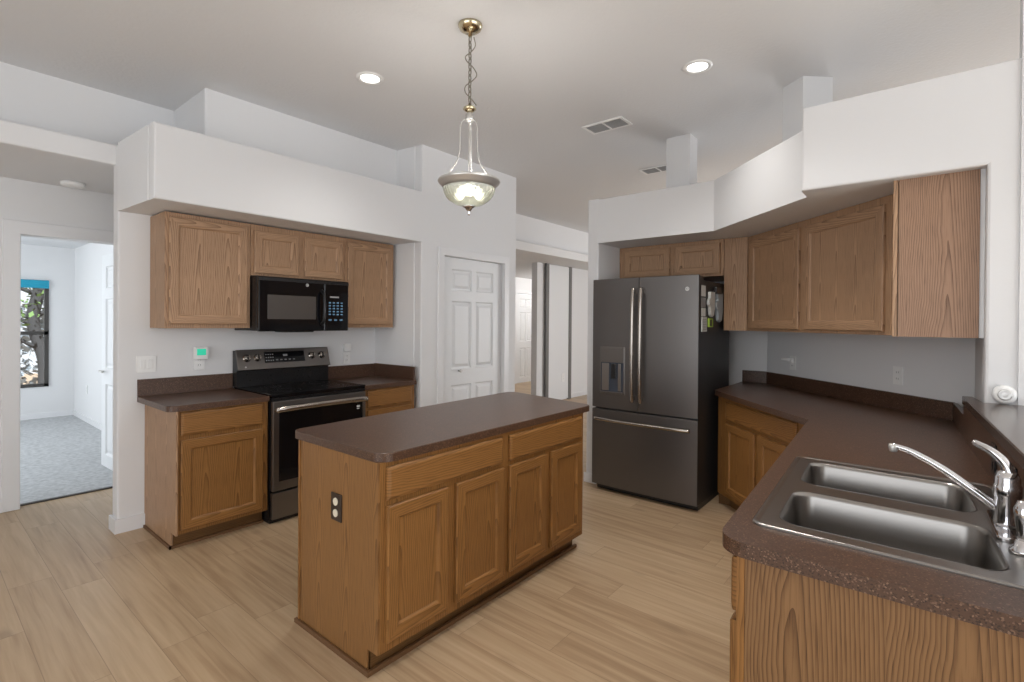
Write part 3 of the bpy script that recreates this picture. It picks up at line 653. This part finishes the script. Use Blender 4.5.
# faucet
F0 = PO(0.54, 0.598, 0.9185)
tf = thing('kitchen_faucet', 'chrome single-lever faucet with long curved spout behind the sink', 'faucet', F0)
fx, fy, fz = F0
bm = new(); prism(bm, rpoly([(fx - 0.12, fy - 0.009), (fx + 0.12, fy + 0.003), (fx + 0.12, fy + 0.034), (fx - 0.12, fy + 0.028)], 0.014), fz, fz + 0.010, bev=0.004); obj('base_plate', bm, M['chrome'], tf)
obj('body', lathe(new(), [(0.027, 0.006), (0.027, 0.016), (0.0265, 0.022), (0.0265, 0.082), (0.029, 0.086), (0.029, 0.112), (0.0265, 0.117), (0.026, 0.132), (0.021, 0.146), (0.008, 0.154)], F0, 28), M['chrome'], tf)
bm = new(); tube(bm, curve([(fx, fy + 0.02, fz + 0.050), (fx, fy + 0.075, fz + 0.092), (fx, fy + 0.135, fz + 0.134), (fx, fy + 0.200, fz + 0.168), (fx - 0.005, fy + 0.242, fz + 0.180)]), [0.0155 - 0.0002 * i for i in range(33)], 14, 0.8); obj('spout', bm, M['chrome'], tf)
obj('aerator', lathe(new(), [(0.009, -0.014), (0.010, -0.011), (0.0115, 0.0), (0.010, 0.008)], (fx - 0.005, fy + 0.240, fz + 0.176), 16), M['nickel'], tf)
bm = new(); tube(bm, curve([(fx, fy - 0.006, fz + 0.128), (fx + 0.005, fy + 0.004, fz + 0.165), (fx + 0.012, fy + 0.030, fz + 0.194), (fx + 0.025, fy + 0.066, fz + 0.212)]), [0.021 - 0.00045 * i for i in range(25)], 12, 0.75); obj('lever_handle', bm, M['chrome'], tf)
G0 = PO(0.365, 0.603, 0.9185)
tg = thing('side_sprayer', 'small chrome side sprayer standing in its collar at the right picture edge', 'sprayer', G0)
obj('collar', lathe(new(), [(0.026, 0), (0.026, 0.006), (0.018, 0.014), (0.015, 0.03)], G0, 20), M['chrome'], tg)
obj('spray_head', lathe(new(), [(0.012, 0.022), (0.013, 0.045), (0.017, 0.075), (0.018, 0.10), (0.012, 0.118), (0.004, 0.122)], G0, 20), M['chrome'], tg)
# thin steel strip seen left of the faucet: deck seam bead is part of the rim

# ------------------------------------------------------------------ upper cabinets, left
FU = Fr((0, 3.923), (1, 0), (0, -1))
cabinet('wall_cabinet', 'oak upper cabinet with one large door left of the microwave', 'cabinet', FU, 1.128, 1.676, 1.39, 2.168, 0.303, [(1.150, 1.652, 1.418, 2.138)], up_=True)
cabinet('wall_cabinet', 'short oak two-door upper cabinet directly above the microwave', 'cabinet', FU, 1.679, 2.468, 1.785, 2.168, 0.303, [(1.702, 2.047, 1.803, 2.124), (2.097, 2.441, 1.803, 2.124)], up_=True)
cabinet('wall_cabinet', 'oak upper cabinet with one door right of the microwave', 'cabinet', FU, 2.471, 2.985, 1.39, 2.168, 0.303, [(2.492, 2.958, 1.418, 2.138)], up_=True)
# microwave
tm = thing('microwave', 'black over-the-range microwave hanging under the short oak cabinet', 'microwave', (2.06, 4.0, 1.375))
FM = Fr((-0.006, 3.83), (1, 0), (0, -1))
obj('body', box(new(), 1.690, 2.436, -0.385, 0, 1.369, 1.780, fr=FM, bev=0.004), M['black'], tm)
dm = obj('door', box(new(), 1.690, 2.212, 0.001, 0.032, 1.366, 1.776, fr=FM, bev=0.006), M['blackg'], tm)
obj('window', box(new(), 1.755, 2.140, 0.032, 0.034, 1.458, 1.640, fr=FM, bev=0.0008), M['mwwin'], dm)
bm = new(); tube(bm, curve([(2.183, 3.795, 1.42), (2.183, 3.762, 1.45), (2.183, 3.752, 1.555), (2.183, 3.762, 1.66), (2.183, 3.795, 1.69)]), 0.011, 10, 1.3); obj('handle', bm, M['black'], dm)
obj('vent_grille', box(new(), 1.690, 2.434, 0.0325, 0.034, 1.745, 1.768, fr=FM), M['black'], tm)
cp = obj('control_panel', box(new(), 2.214, 2.434, 0.001, 0.032, 1.366, 1.776, fr=FM, bev=0.006), M['blackg'], tm)
obj('display', box(new(), 2.262, 2.345, 0.032, 0.0335, 1.636, 1.650, fr=FM), M['keys'], cp)
bm = new()
for r in range(5):
    for k in range(4): box(bm, 2.252 + k * 0.036, 2.272 + k * 0.036, 0.032, 0.0332, 1.495 + r * 0.024, 1.506 + r * 0.024, fr=FM)
for k in range(3): box(bm, 2.252 + k * 0.05, 2.278 + k * 0.05, 0.032, 0.0332, 1.448, 1.462, fr=FM)
box(bm, 2.246, 2.392, 0.0315, 0.0325, 1.44, 1.61, fr=FM, mi=1)
kp = obj('keypad', bm, [M['display'], M['blackg']], cp)
def monogram(c, r, axis, parent, fr, u, n0, z):
    bm = new(); lathe(bm, [(r, 0), (r, 0.0015), (r * 0.9, 0.002)], c, 24, axis); lg = obj('logo', bm, M['nickel'], parent, 'round silver GE logo')
    cu = bpy.data.curves.new('ge', 'FONT'); cu.body = 'GE'; cu.size = r * 1.25; cu.align_x = 'CENTER'; cu.align_y = 'CENTER'; cu.extrude = 0.0003
    to = bpy.data.objects.new('tmp', cu); me = bpy.data.meshes.new_from_object(to); bpy.data.objects.remove(to); b2 = new(); b2.from_mesh(me); bpy.data.meshes.remove(me)
    for v in b2.verts: v.co = fr(u + v.co.x, n0 + 0.0025 + v.co.z, z + v.co.y)
    obj('letters', b2, M['black'], lg)
monogram((2.06, 3.798, 1.728), 0.0125, 'Y', tm, FM, 2.06, 0.032, 1.728)
obj('light_lens', box(new(), 1.92, 2.15, -0.20, -0.02, 1.356, 1.370, fr=FM), M['black'], tm)

# range
RX = -0.010
tr = thing('range', 'slate steel electric range with black glass top between the oak base cabinets', 'range', (2.07, 3.9, 0))
FG = Fr((RX, 3.600), (1, 0), (0, -1))
obj('body', box(new(), 1.692, 2.456, -0.60, -0.01, 0.0, 0.895, fr=FG), M['black'], tr)
bm = new(); box(bm, 1.6855, 2.4625, -0.60, 0.022, 0.9155, 0.925, fr=FG, bev=0.003); box(bm, 1.692, 2.456, -0.60, 0.020, 0.896, 0.916, fr=FG); ck = obj('cooktop', bm, M['blackg'], tr)
for (x, y, r) in ((1.88, 3.75, 0.105), (2.27, 3.75, 0.085), (1.88, 4.0, 0.075), (2.27, 4.0, 0.105)):
    bm = new()
    for q in (r, r * 0.6): loft(bm, [[Vector((RX + x + a * math.cos(2 * PI * k / 40), y + a * math.sin(2 * PI * k / 40), 0.9253)) for k in range(40)] for a in (q, q - 0.002)], False, False)
    obj('burner_ring', bm, M['burner'], ck)
dr = obj('oven_door', box(new(), 1.694, 2.454, 0.0, 0.035, 0.235, 0.872, fr=FG, bev=0.005), M['slate2'], tr)
obj('window', box(new(), 1.738, 2.425, 0.034, 0.0365, 0.300, 0.795, fr=FG, bev=0.001), M['blackg'], dr)
obj('front_trim', box(new(), 1.690, 2.458, -0.01, 0.018, 0.876, 0.895, fr=FG), M['black'], tr)
bm = new(); tube(bm, curve([(1.695, 3.535, 0.815), (1.79, 3.522, 0.822), (2.06, 3.516, 0.825), (2.33, 3.522, 0.822), (2.435, 3.535, 0.815)]), 0.0175, 12, 1.25)
for x in (1.715, 2.435): box(bm, x - 0.012, x + 0.012, 0.03, 0.065, 0.803, 0.827, fr=FG, bev=0.003)
obj('handle', bm, M['handle'], dr)
bm = new(); box(bm, 2.37, 2.40, 0.0362, 0.0368, 0.752, 0.768, fr=FG); box(bm, 2.37, 2.395, 0.0362, 0.0368, 0.738, 0.745, fr=FG); obj('sticker', bm, M['paper'], dr)
obj('storage_drawer', box(new(), 1.694, 2.454, 0.0, 0.033, 0.035, 0.222, fr=FG, bev=0.005), M['slate2'], tr)
bm = new(); prism(bm, [(0, 0.008), (0, 0.29), (0.045, 0.29), (0.095, 0.14), (0.075, 0.13), (0.075, 0.008)], 1.676, 2.452, fr=type('q', (), {'__call__': lambda s, a, b_, c: Vector((c, 4.222 - a, 0.918 + b_))})())
bg = obj('backguard', bm, M['black'], tr)
class BGF:                                                           # slanted control face
    def __call__(s, u, n, z):
        a = Vector((u + RX, 4.222 - 0.095, 0.918 + 0.14)); b_ = Vector((u + RX, 4.222 - 0.045, 0.918 + 0.29)); d = (b_ - a).normalized(); nn = Vector((0, -d.z, d.y))
        return a + d * z + nn * n
BG = BGF()
cf = obj('control_panel', box(new(), 1.684, 2.464, 0.0, 0.012, -0.005, 0.162, fr=BG, bev=0.003), M['slate2'], tr)
obj('touch_display', box(new(), 1.895, 2.235, 0.0115, 0.0135, 0.045, 0.135, fr=BG), M['blackg'], cf)
bm = new(); box(bm, 2.05, 2.085, 0.0135, 0.0142, 0.095, 0.112, fr=BG)
for k in range(5): box(bm, 1.985 + k * 0.036, 2.003 + k * 0.036, 0.0135, 0.0142, 0.062, 0.070, fr=BG)
for r in range(3):
    for k in range(4): box(bm, 1.905 + k * 0.018, 1.915 + k * 0.018, 0.0135, 0.0142, 0.06 + r * 0.025, 0.068 + r * 0.025, fr=BG)
box(bm, 1.90, 2.17, 0.013, 0.0138, 0.055, 0.125, fr=BG, mi=1)
obj('display_marks', bm, [M['keys'], M['blackg']], cf)
for x in (1.757, 1.840, 2.302, 2.392):
    a = BG(x, 0.012, 0.09); d = BG(x, 1.012, 0.09) - a; bm = new()
    rings = []; e1 = Vector((1, 0, 0)); e2 = d.cross(e1)
    for rr_, h in ((0.031, 0), (0.031, 0.004), (0.024, 0.006), (0.022, 0.026), (0.019, 0.029)): rings.append([a + d * h + (e1 * math.cos(2 * PI * k / 24) + e2 * math.sin(2 * PI * k / 24)) * rr_ for k in range(24)])
    loft(bm, rings, True, True); kb = obj('knob', bm, M['handle'], cf)
    bm = new(); t_ = [(x - 0.005, 0.0405, 0.070), (x + 0.005, 0.0405, 0.070), (x + 0.005, 0.0405, 0.110), (x - 0.005, 0.0405, 0.110)]
    box(bm, x - 0.006, x + 0.006, 0.038, 0.046, 0.070, 0.110, fr=BG, bev=0.002); obj('grip', bm, M['black'], kb)
bm = new(); lathe(bm, [(0.007, 0), (0.007, 0.001)], BG(1.742, 0.013, 0.018), 14, 'Y'); obj('logo', bm, M['nickel'], cf)

# ------------------------------------------------------------------ refrigerator
FF = Fr((3.905, 0), (0, 1), (-1, 0))
tk = thing('refrigerator', 'slate grey french-door refrigerator with bottom freezer and water dispenser', 'refrigerator', (4.35, 1.81, 0))
obj('body', box(new(), 1.362, 2.262, -0.76, -0.010, 0.045, 1.788, fr=FF, bev=0.004), M['fside'], tk)
obj('base_grille', box(new(), 1.37, 2.255, -0.74, -0.03, 0.0, 0.046, fr=FF), M['black'], tk)
def bowed(bm, u0, u1, z0, z1, n0=0.0, n1=0.040, bow=0.012, uc=1.812, hw=0.455):
    """door with gently bowed front"""
    N = 14; pts = [(u0, n0)]
    for k in range(N + 1):
        u = u0 + (u1 - u0) * k / N; pts.append((u, n1 + bow * (1 - ((u - uc) / hw) ** 2)))
    pts.append((u1, n0)); prism(bm, pts, z0, z1, fr=FF, bev=0.004); return bm
nf = lambda u: 0.040 + 0.012 * (1 - ((u - 1.812) / 0.455) ** 2)
dl = obj('door', bowed(new(), 1.8365, 2.268, 0.722, 1.822), M['slate'], tk)
dr_ = obj('door', bowed(new(), 1.354, 1.8315, 0.722, 1.822), M['slate'], tk)
fz_ = obj('freezer_drawer', bowed(new(), 1.354, 2.268, 0.055, 0.708), M['slate'], tk)
obj('hinge_cover', box(new(), 1.372, 1.43, -0.12, 0.02, 1.789, 1.815, fr=FF), M['black'], tk)
obj('door_edge', box(new(), 1.3525, 1.3545, 0.002, 0.036, 0.06, 1.815, fr=FF), M['fside'], tk)
for u, par in ((1.870, dl), (1.800, dr_)):
    n_ = nf(u); bm = new(); tube(bm, curve([FF(u, n_ + 0.038, 0.80), FF(u, n_ + 0.052, 0.95), FF(u, n_ + 0.057, 1.27), FF(u, n_ + 0.052, 1.58), FF(u, n_ + 0.038, 1.735)]), 0.0155, 12, 1.2)
    for z in (0.83, 1.705): box(bm, u - 0.009, u + 0.009, n_ - 0.002, n_ + 0.045, z - 0.016, z + 0.016, fr=FF, bev=0.003)
    obj('handle', bm, M['handle'], par)
bm = new(); tube(bm, curve([FF(1.40, 0.078, 0.628), FF(1.55, 0.098, 0.628), FF(1.81, 0.106, 0.628), FF(2.07, 0.098, 0.628), FF(2.225, 0.078, 0.628)]), 0.016, 12, 1.0)
for u in (1.425, 2.20): box(bm, u - 0.014, u + 0.014, 0.035, 0.085, 0.617, 0.639, fr=FF, bev=0.003)
obj('handle', bm, M['handle'], fz_)
# dispenser
n_ = 0.050
dp = obj('dispenser', box(new(), 1.955, 2.190, 0.036, n_ + 0.004, 0.845, 1.245, fr=FF, bev=0.004), M['slate2'], dl)
obj('control_strip', box(new(), 1.965, 2.180, n_ + 0.004, n_ + 0.008, 1.115, 1.235, fr=FF, bev=0.002), M['slate2'], dp)
bm = new(); box(bm, 1.968, 2.178, n_ + 0.0035, n_ + 0.0055, 0.865, 1.112, fr=FF); obj('recess', bm, M['recess'], dp)
bm = new(); box(bm, 2.03, 2.075, n_ + 0.0055, n_ + 0.022, 0.98, 1.105, fr=FF, bev=0.004); obj('paddle', bm, M['black'], dp)
bm = new(); box(bm, 2.10, 2.168, n_ + 0.0055, n_ + 0.009, 0.875, 1.105, fr=FF, bev=0.001); box(bm, 1.99, 2.015, n_ + 0.0055, n_ + 0.009, 0.875, 1.105, fr=FF, bev=0.001); obj('recess_lining', bm, M['steel'], dp)
obj('drip_tray', box(new(), 1.968, 2.178, n_, n_ + 0.022, 0.850, 0.866, fr=FF, bev=0.003), M['slate2'], dp)
monogram((3.905 - nf(1.44) , 1.44, 1.715), 0.016, 'X', dr_, FF, 1.44, nf(1.44), 1.715)

# things hung on the refrigerator's side (plane Y = 1.362)
FS = Fr((0, 1.361), (1, 0), (0, -1))
def card(x0, x1, z0, z1, m, label, name='note_card', cat='card', th=0.003, grp=None):
    bm = new(); box(bm, x0, x1, 0.001, th, z0, z1, fr=FS, bev=0.0006); return solo(name, bm, m, label, cat, grp)
card(3.94, 4.035, 1.66, 1.745, M['paper'], 'white paper card at the top of the column on the refrigerator side')
card(3.94, 4.035, 1.575, 1.65, M['keys'], 'dull grey card second from the top on the refrigerator side')
card(3.945, 4.035, 1.505, 1.57, M['paper'], 'small white card in the middle of the column on the refrigerator side')
bm = new(); box(bm, 3.94, 4.05, 0.001, 0.01, 1.385, 1.50, fr=FS, bev=0.002)
for k in range(7): box(bm, 3.955, 4.035, 0.010, 0.0106, 1.40 + k * 0.013, 1.404 + k * 0.013, fr=FS, mi=1)
solo('notepad', bm, [M['paper'], M['keys']], 'white notepad with lines of writing, low on the refrigerator side', 'notepad')
def oven_mitt(x, z, m, label, w=0.11, h=0.20):
    bm = new(); prof = []
    pts = [(-w / 2, 0), (w / 2, 0), (w / 2 * 1.05, h * 0.6), (w * 0.35, h * 0.93), (0, h), (-w * 0.35, h * 0.93), (-w / 2, h * 0.6), (-w * 0.72, h * 0.5), (-w * 0.75, h * 0.35), (-w / 2, h * 0.25)]
    cx = type('q', (), {'__call__': lambda s, a, b_, c: Vector((x + a, 1.358 - c, z - b_ + h))})()
    prism(bm, rpoly([(a, b_) for a, b_ in pts], 0.0), 0.0, 0.022, fr=cx, bev=0.006)
    return solo('oven_mitt', bm, m, label, 'oven mitt')
oven_mitt(4.14, 1.50, M['paper'], 'white oven mitt hanging on the refrigerator side beside the paper cards')
oven_mitt(4.33, 1.46, M['cloth'], 'pale blue-grey oven mitt hanging rearmost on the refrigerator side', 0.13, 0.24)
bm = new(); box(bm, 4.08, 4.17, 0.001, 0.02, 1.42, 1.49, fr=FS, bev=0.006); box(bm, 4.09, 4.12, 0.02, 0.026, 1.43, 1.48, fr=FS, mi=1); solo('bag_clip', bm, [M['lime'], M['black']], 'lime green clip magnet below the white oven mitt', 'clip')
bm = new(); box(bm, 4.22, 4.36, 0.001, 0.03, 1.69, 1.75, fr=FS, bev=0.01); solo('key_holder', bm, M['black'], 'black magnetic holder above the pale blue oven mitt', 'magnet')

# over-fridge cabinet and side filler panel (faces towards -X)
FO = Fr((4.40, 0), (0, 1), (-1, 0))
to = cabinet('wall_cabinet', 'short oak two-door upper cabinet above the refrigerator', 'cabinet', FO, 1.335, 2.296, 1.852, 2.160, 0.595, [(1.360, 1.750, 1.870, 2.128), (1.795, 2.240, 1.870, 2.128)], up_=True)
# upper diagonal cabinet: plane Y = X + UC
UC = -3.28; FX = FDc(UC)
tx = thing('wall_cabinet', 'oak diagonal corner upper cabinet with two large doors right of the refrigerator', 'cabinet', (4.4, 0.75, 1.39))
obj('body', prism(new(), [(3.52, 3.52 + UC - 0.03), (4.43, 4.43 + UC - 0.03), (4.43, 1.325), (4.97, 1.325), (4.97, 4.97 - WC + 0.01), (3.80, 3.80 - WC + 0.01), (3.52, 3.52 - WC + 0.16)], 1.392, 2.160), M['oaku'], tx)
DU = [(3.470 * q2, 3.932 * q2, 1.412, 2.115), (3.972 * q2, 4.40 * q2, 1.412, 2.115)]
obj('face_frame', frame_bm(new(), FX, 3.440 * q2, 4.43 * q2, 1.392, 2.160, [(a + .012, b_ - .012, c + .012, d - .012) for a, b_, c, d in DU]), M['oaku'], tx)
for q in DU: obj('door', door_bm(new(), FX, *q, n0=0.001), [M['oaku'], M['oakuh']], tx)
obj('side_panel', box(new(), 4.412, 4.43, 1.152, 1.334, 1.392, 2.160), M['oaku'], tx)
# end cabinet whose plain side faces the camera
te = thing('wall_cabinet', 'oak upper cabinet end with plain grained side panel beside the white column', 'cabinet', (3.3, -0.02, 1.39))
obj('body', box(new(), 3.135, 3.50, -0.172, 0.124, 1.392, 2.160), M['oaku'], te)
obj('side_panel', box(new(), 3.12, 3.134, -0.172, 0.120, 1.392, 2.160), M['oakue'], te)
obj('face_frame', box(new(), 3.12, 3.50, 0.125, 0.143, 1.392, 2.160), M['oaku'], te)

# ------------------------------------------------------------------ small wall things
def outlet(label, fr, u, z, kind='outlet', m='white', gangs=1, grp=None, w=0.072, h=0.116):
    w = w + (gangs - 1) * 0.045
    t = thing('wall_outlet' if kind == 'outlet' else 'light_switch', label, 'outlet' if kind == 'outlet' else 'light switch', fr(u, 0.003, z - h / 2), grp)
    obj('cover_plate', box(new(), u - w / 2, u + w / 2, 0.001, 0.007, z - h / 2, z + h / 2, fr=fr, bev=0.002), M[m], t)
    for g_ in range(gangs):
        uu = u + (g_ - (gangs - 1) / 2) * 0.046
        if kind == 'outlet':
            for dz in (-0.02, 0.02):
                r = obj('receptacle', box(new(), uu - 0.015, uu + 0.015, 0.007, 0.0095, z + dz - 0.013, z + dz + 0.013, fr=fr, bev=0.001), M[m], t)
                bm = new(); box(bm, uu - 0.008, uu - 0.006, 0.0095, 0.0098, z + dz - 0.005, z + dz + 0.006, fr=fr); box(bm, uu + 0.006, uu + 0.008, 0.0095, 0.0098, z + dz - 0.005, z + dz + 0.006, fr=fr); obj('slot', bm, M['black'], r)
        else:
            obj('toggle', box(new(), uu - 0.014, uu + 0.014, 0.007, 0.012, z - 0.032, z + 0.032, fr=fr, bev=0.002), M[m], t)
    return t
FWL = Fr((0, 4.23), (1, 0), (0, -1))
outlet('white double light switch plate on the wall left of the range', FWL, 1.107, 1.136, 'switch', gangs=2)
outlet('white outlet behind the green-lit plug-in sensor left of the range', FWL, 1.44, 1.13)
outlet('white wall outlet right of the range backguard', FWL, 2.685, 1.10, h=0.11)
bm = new(); box(bm, 2.65, 2.72, 0.001, 0.03, 1.165, 1.235, fr=FWL, bev=0.004); solo('plug_in_adapter', bm, M['white'], 'small white plug-in unit just above the outlet right of the range', 'adapter')
t = thing('plug_in_sensor', 'white plug-in sensor with green lit screen left of the range', 'sensor', (1.44, 4.2, 1.16))
obj('housing', box(new(), 1.395, 1.485, 0.011, 0.05, 1.15, 1.245, fr=FWL, bev=0.008), M['white'], t)
obj('screen', box(new(), 1.41, 1.47, 0.050, 0.052, 1.185, 1.232, fr=FWL, bev=0.0008), M['green'], t)
outlet('white outlet on the grey-white diagonal wall under the upper cabinets', FW, 4.02 * q2, 1.13)
outlet('white outlet holding a plug, on the diagonal wall near the corner', FW, 4.745 * q2, 1.125)
bm = new(); box(bm, 4.745 * q2 - 0.022, 4.745 * q2 + 0.022, 0.010, 0.03, 1.125, 1.165, fr=FW, bev=0.006); tube(bm, [FW(4.745 * q2, 0.03, 1.15), FW(4.745 * q2 + 0.01, 0.055, 1.155), FW(4.745 * q2 + 0.02, 0.09, 1.158)], [0.014, 0.013, 0.009], 10)
solo('night_light', bm, M['white'], 'small white plug-in night light in the outlet near the corner', 'night light')
FPW = Fr((1.312, 0.410 - 0.636), (1, 0.05), (0, 1))
outlet('black outlet on the brown bar backsplash, the farther of two', FPW, 1.035, 1.0, m='black', h=0.105)
outlet('black outlet on the brown bar backsplash, the nearer one behind the faucet', FPW, 0.70, 1.0, m='black', h=0.105)
outlet('white outlet low on the bedroom right wall', Fr((1.69, 0), (0, 1), (-1, 0)), 9.1, 0.46)
outlet('white outlet on the white panel in the far hall', Fr((0, 5.27), (1, 0), (0, -1)), 7.90, 0.42, h=0.16, w=0.09)
# round puck on the bar
t = thing('dimmer_puck', 'round white puck with silver button leaning on the white column above the bar', 'puck light', (3.03, -0.25, 1.11))
obj('ring', lathe(new(), [(0.040, 0.0), (0.041, 0.012), (0.036, 0.026), (0.026, 0.030)], (3.054, -0.252, 1.152), 28, 'X'), M['white'], t)
obj('button', lathe(new(), [(0.024, 0.0), (0.024, 0.031), (0.020, 0.034), (0.016, 0.032), (0.006, 0.035)], (3.054, -0.252, 1.152), 24, 'X'), M['nickel'], t)

# ------------------------------------------------------------------ ceiling things
for (x, y), lab in (((2.004, 2.896), 'round lit recessed ceiling light left of the pendant'), ((3.209, 1.145), 'round lit recessed ceiling light right of the pendant, above the refrigerator')):
    t = thing('recessed_light', lab, 'ceiling light', (x, y, CZ - 0.01), None)
    obj('trim_ring', lathe(new(), [(0.062, -0.004), (0.070, -0.009), (0.088, -0.006), (0.090, -0.001)], (x, y, CZ), 36, cap=False), M['white'], t)
    obj('diffuser', lathe(new(), [(0.066, -0.0025), (0.066, -0.0015)], (x, y, CZ), 36), M['lamp'], t)
def vent(cx, cy, lx, ly, lab):
    t = thing('ceiling_vent', lab, 'vent', (cx, cy, CZ - 0.01))
    z0, z1 = CZ - 0.010, CZ - 0.001; b_ = 0.022; xa, xb, ya, yb = cx - lx / 2, cx + lx / 2, cy - ly / 2, cy + ly / 2
    bm = prism(new(), [(xa, ya), (xb, ya), (xb, yb), (xa, yb)], z0, z1, holes=[[(xa + b_, p), (xb - b_, p), (xb - b_, q), (xa + b_, q)] for p, q in ((ya + b_, cy - 0.008), (cy + 0.008, yb - b_))])
    obj('frame', bm, M['white'], t); obj('backing', box(new(), cx - lx / 2 + 0.01, cx + lx / 2 - 0.01, cy - ly / 2 + 0.01, cy + ly / 2 - 0.01, CZ - 0.0025, CZ - 0.001), M['darkgap'], t)
    bm = new(); k = cx - lx / 2 + b_ + 0.008
    while k < cx + lx / 2 - b_ - 0.005: box(bm, k, k + 0.006, cy - ly / 2 + b_, cy + ly / 2 - b_, z0 + 0.001, z1 - 0.0015); k += 0.020
    obj('slats', bm, M['grille'], t)
vent(3.698, 2.056, 0.20, 0.36, 'white slatted ceiling vent right of the pendant')
vent(5.08, 2.21, 0.20, 0.36, 'farther white ceiling vent, partly hidden behind the square white post')
t = thing('smoke_detector', 'round white smoke detector on the low hall ceiling above the bedroom door', 'smoke detector', (0.90, 5.2, 2.47))
obj('body', lathe(new(), [(0.075, 0.0), (0.075, -0.02), (0.06, -0.032), (0.02, -0.034)], (0.86, 5.12, 2.4995), 28), M['white'], t)

# pendant
px, py = 1.989, 1.951
tp_ = thing('pendant_light', 'hanging pendant light with ribbed glass bowl, brass canopy and chain over the island', 'pendant light', (px, py, 2.03))
obj('canopy', lathe(new(), [(0.066, 3.069), (0.066, 3.062), (0.058, 3.045), (0.035, 3.030), (0.012, 3.024), (0.010, 3.005)], (px, py, 0), 32), M['brass'], tp_)
bm = new(); z = 3.005; k = 0
while z > 2.635:
    pts = []
    for a in range(17):
        th = 2 * PI * a / 16; ex = 0.011 * math.cos(th); ez = 0.020 * math.sin(th)
        pts.append((px + (ex if k % 2 else ex * 0.25), py + (ex * 0.25 if k % 2 else ex), z - 0.014 + ez))
    tube(bm, pts, 0.0034, 6); z -= 0.030; k += 1
obj('chain', bm, M['chain'], tp_)
cd = []
for i in range(12): cd.append((px + 0.006 + 0.026 * math.sin(i * 1.3), py - 0.022 * math.cos(i * 1.1), 3.0 - i * 0.033))
bm = new(); tube(bm, curve(cd, 4), 0.003, 6); obj('cord', bm, M['chain'], tp_)
obj('hub', lathe(new(), [(0.006, 2.642), (0.012, 2.630), (0.034, 2.618), (0.036, 2.610), (0.022, 2.598), (0.010, 2.592)], (px, py, 0), 28), M['brass'], tp_)
obj('hub_collar', lathe(new(), [(0.010, 2.592), (0.024, 2.582), (0.020, 2.566), (0.030, 2.556), (0.022, 2.545), (0.008, 2.538)], (px, py, 0), 24), M['nickel'], tp_)
for k in range(3):
    a = math.radians(35 + 120 * k); cx, sx = math.cos(a), math.sin(a)
    pr_ = [(0.028, 2.555), (0.052, 2.52), (0.055, 2.44), (0.058, 2.37), (0.075, 2.31), (0.115, 2.25), (0.140, 2.222)]
    bm = new(); tube(bm, curve([(px + r * cx, py + r * sx, z) for r, z in pr_], 5), 0.0038, 8); obj('arm', bm, M['nickel'], tp_)
bm = new(); tube(bm, [(px, py, 2.54), (px, py, 2.36), (px, py, 2.20), (px, py, 2.09)], 0.0055, 10); obj('stem', bm, M['nickel'], tp_)
obj('rim', lathe(new(), [(0.168, 2.222), (0.172, 2.215), (0.166, 2.206), (0.150, 2.190), (0.143, 2.176), (0.140, 2.178), (0.146, 2.192), (0.160, 2.208), (0.168, 2.222)], (px, py, 0), 48, cap=False), M['nickel'], tp_)
prof = [(0.142, 2.188), (0.141, 2.168), (0.132, 2.142), (0.112, 2.116), (0.078, 2.094), (0.040, 2.083), (0.012, 2.080)]
inn = [(r - 0.004 if r > 0.02 else r, z + 0.0035) for r, z in reversed(prof)]
obj('glass_bowl', lathe(new(), prof + inn, (px, py, 0), 144, cap=False, ribs=36, ramp=0.012), M['glass'], tp_)
obj('finial', lathe(new(), [(0.008, 2.090), (0.034, 2.083), (0.036, 2.078), (0.022, 2.070), (0.012, 2.058), (0.006, 2.048), (0.009, 2.040), (0.004, 2.030)], (px, py, 0), 24), M['chrome'], tp_)
for k in range(3):
    a = math.radians(-20 + 120 * k); bx, by = px + 0.062 * math.cos(a), py + 0.062 * math.sin(a)
    obj('bulb', lathe(new(), [(0.010, 2.195), (0.013, 2.18), (0.024, 2.160), (0.026, 2.145), (0.018, 2.128), (0.005, 2.122)], (bx, by, 0), 16), M['bulb'], tp_)
    bm = new(); tube(bm, [(px, py, 2.20), (bx, by, 2.198)], 0.006, 8); lathe(bm, [(0.013, 2.205), (0.013, 2.185)], (bx, by, 0), 12); obj('socket', bm, M['nickel'], tp_)
point('pendant_lamp', (px, py, 2.165), 20, (1.0, 0.96, 0.90), 0.03)

# repeats of one kind share a group
GR = {'wall_cabinet': 'oak upper wall cabinets', 'base_cabinet': 'honey oak base cabinets', 'wall_outlet': 'wall outlets around the kitchen and beyond',
      'recessed_light': 'recessed ceiling lights', 'ceiling_vent': 'ceiling vents', 'note_card': 'cards on the refrigerator side', 'oven_mitt': 'mitts on the refrigerator side', 'worktop': 'brown laminate worktops'}
for o in bpy.data.objects:
    g_ = GR.get(o.name.split('.')[0])
    if g_ and not o.parent: o['group'] = g_
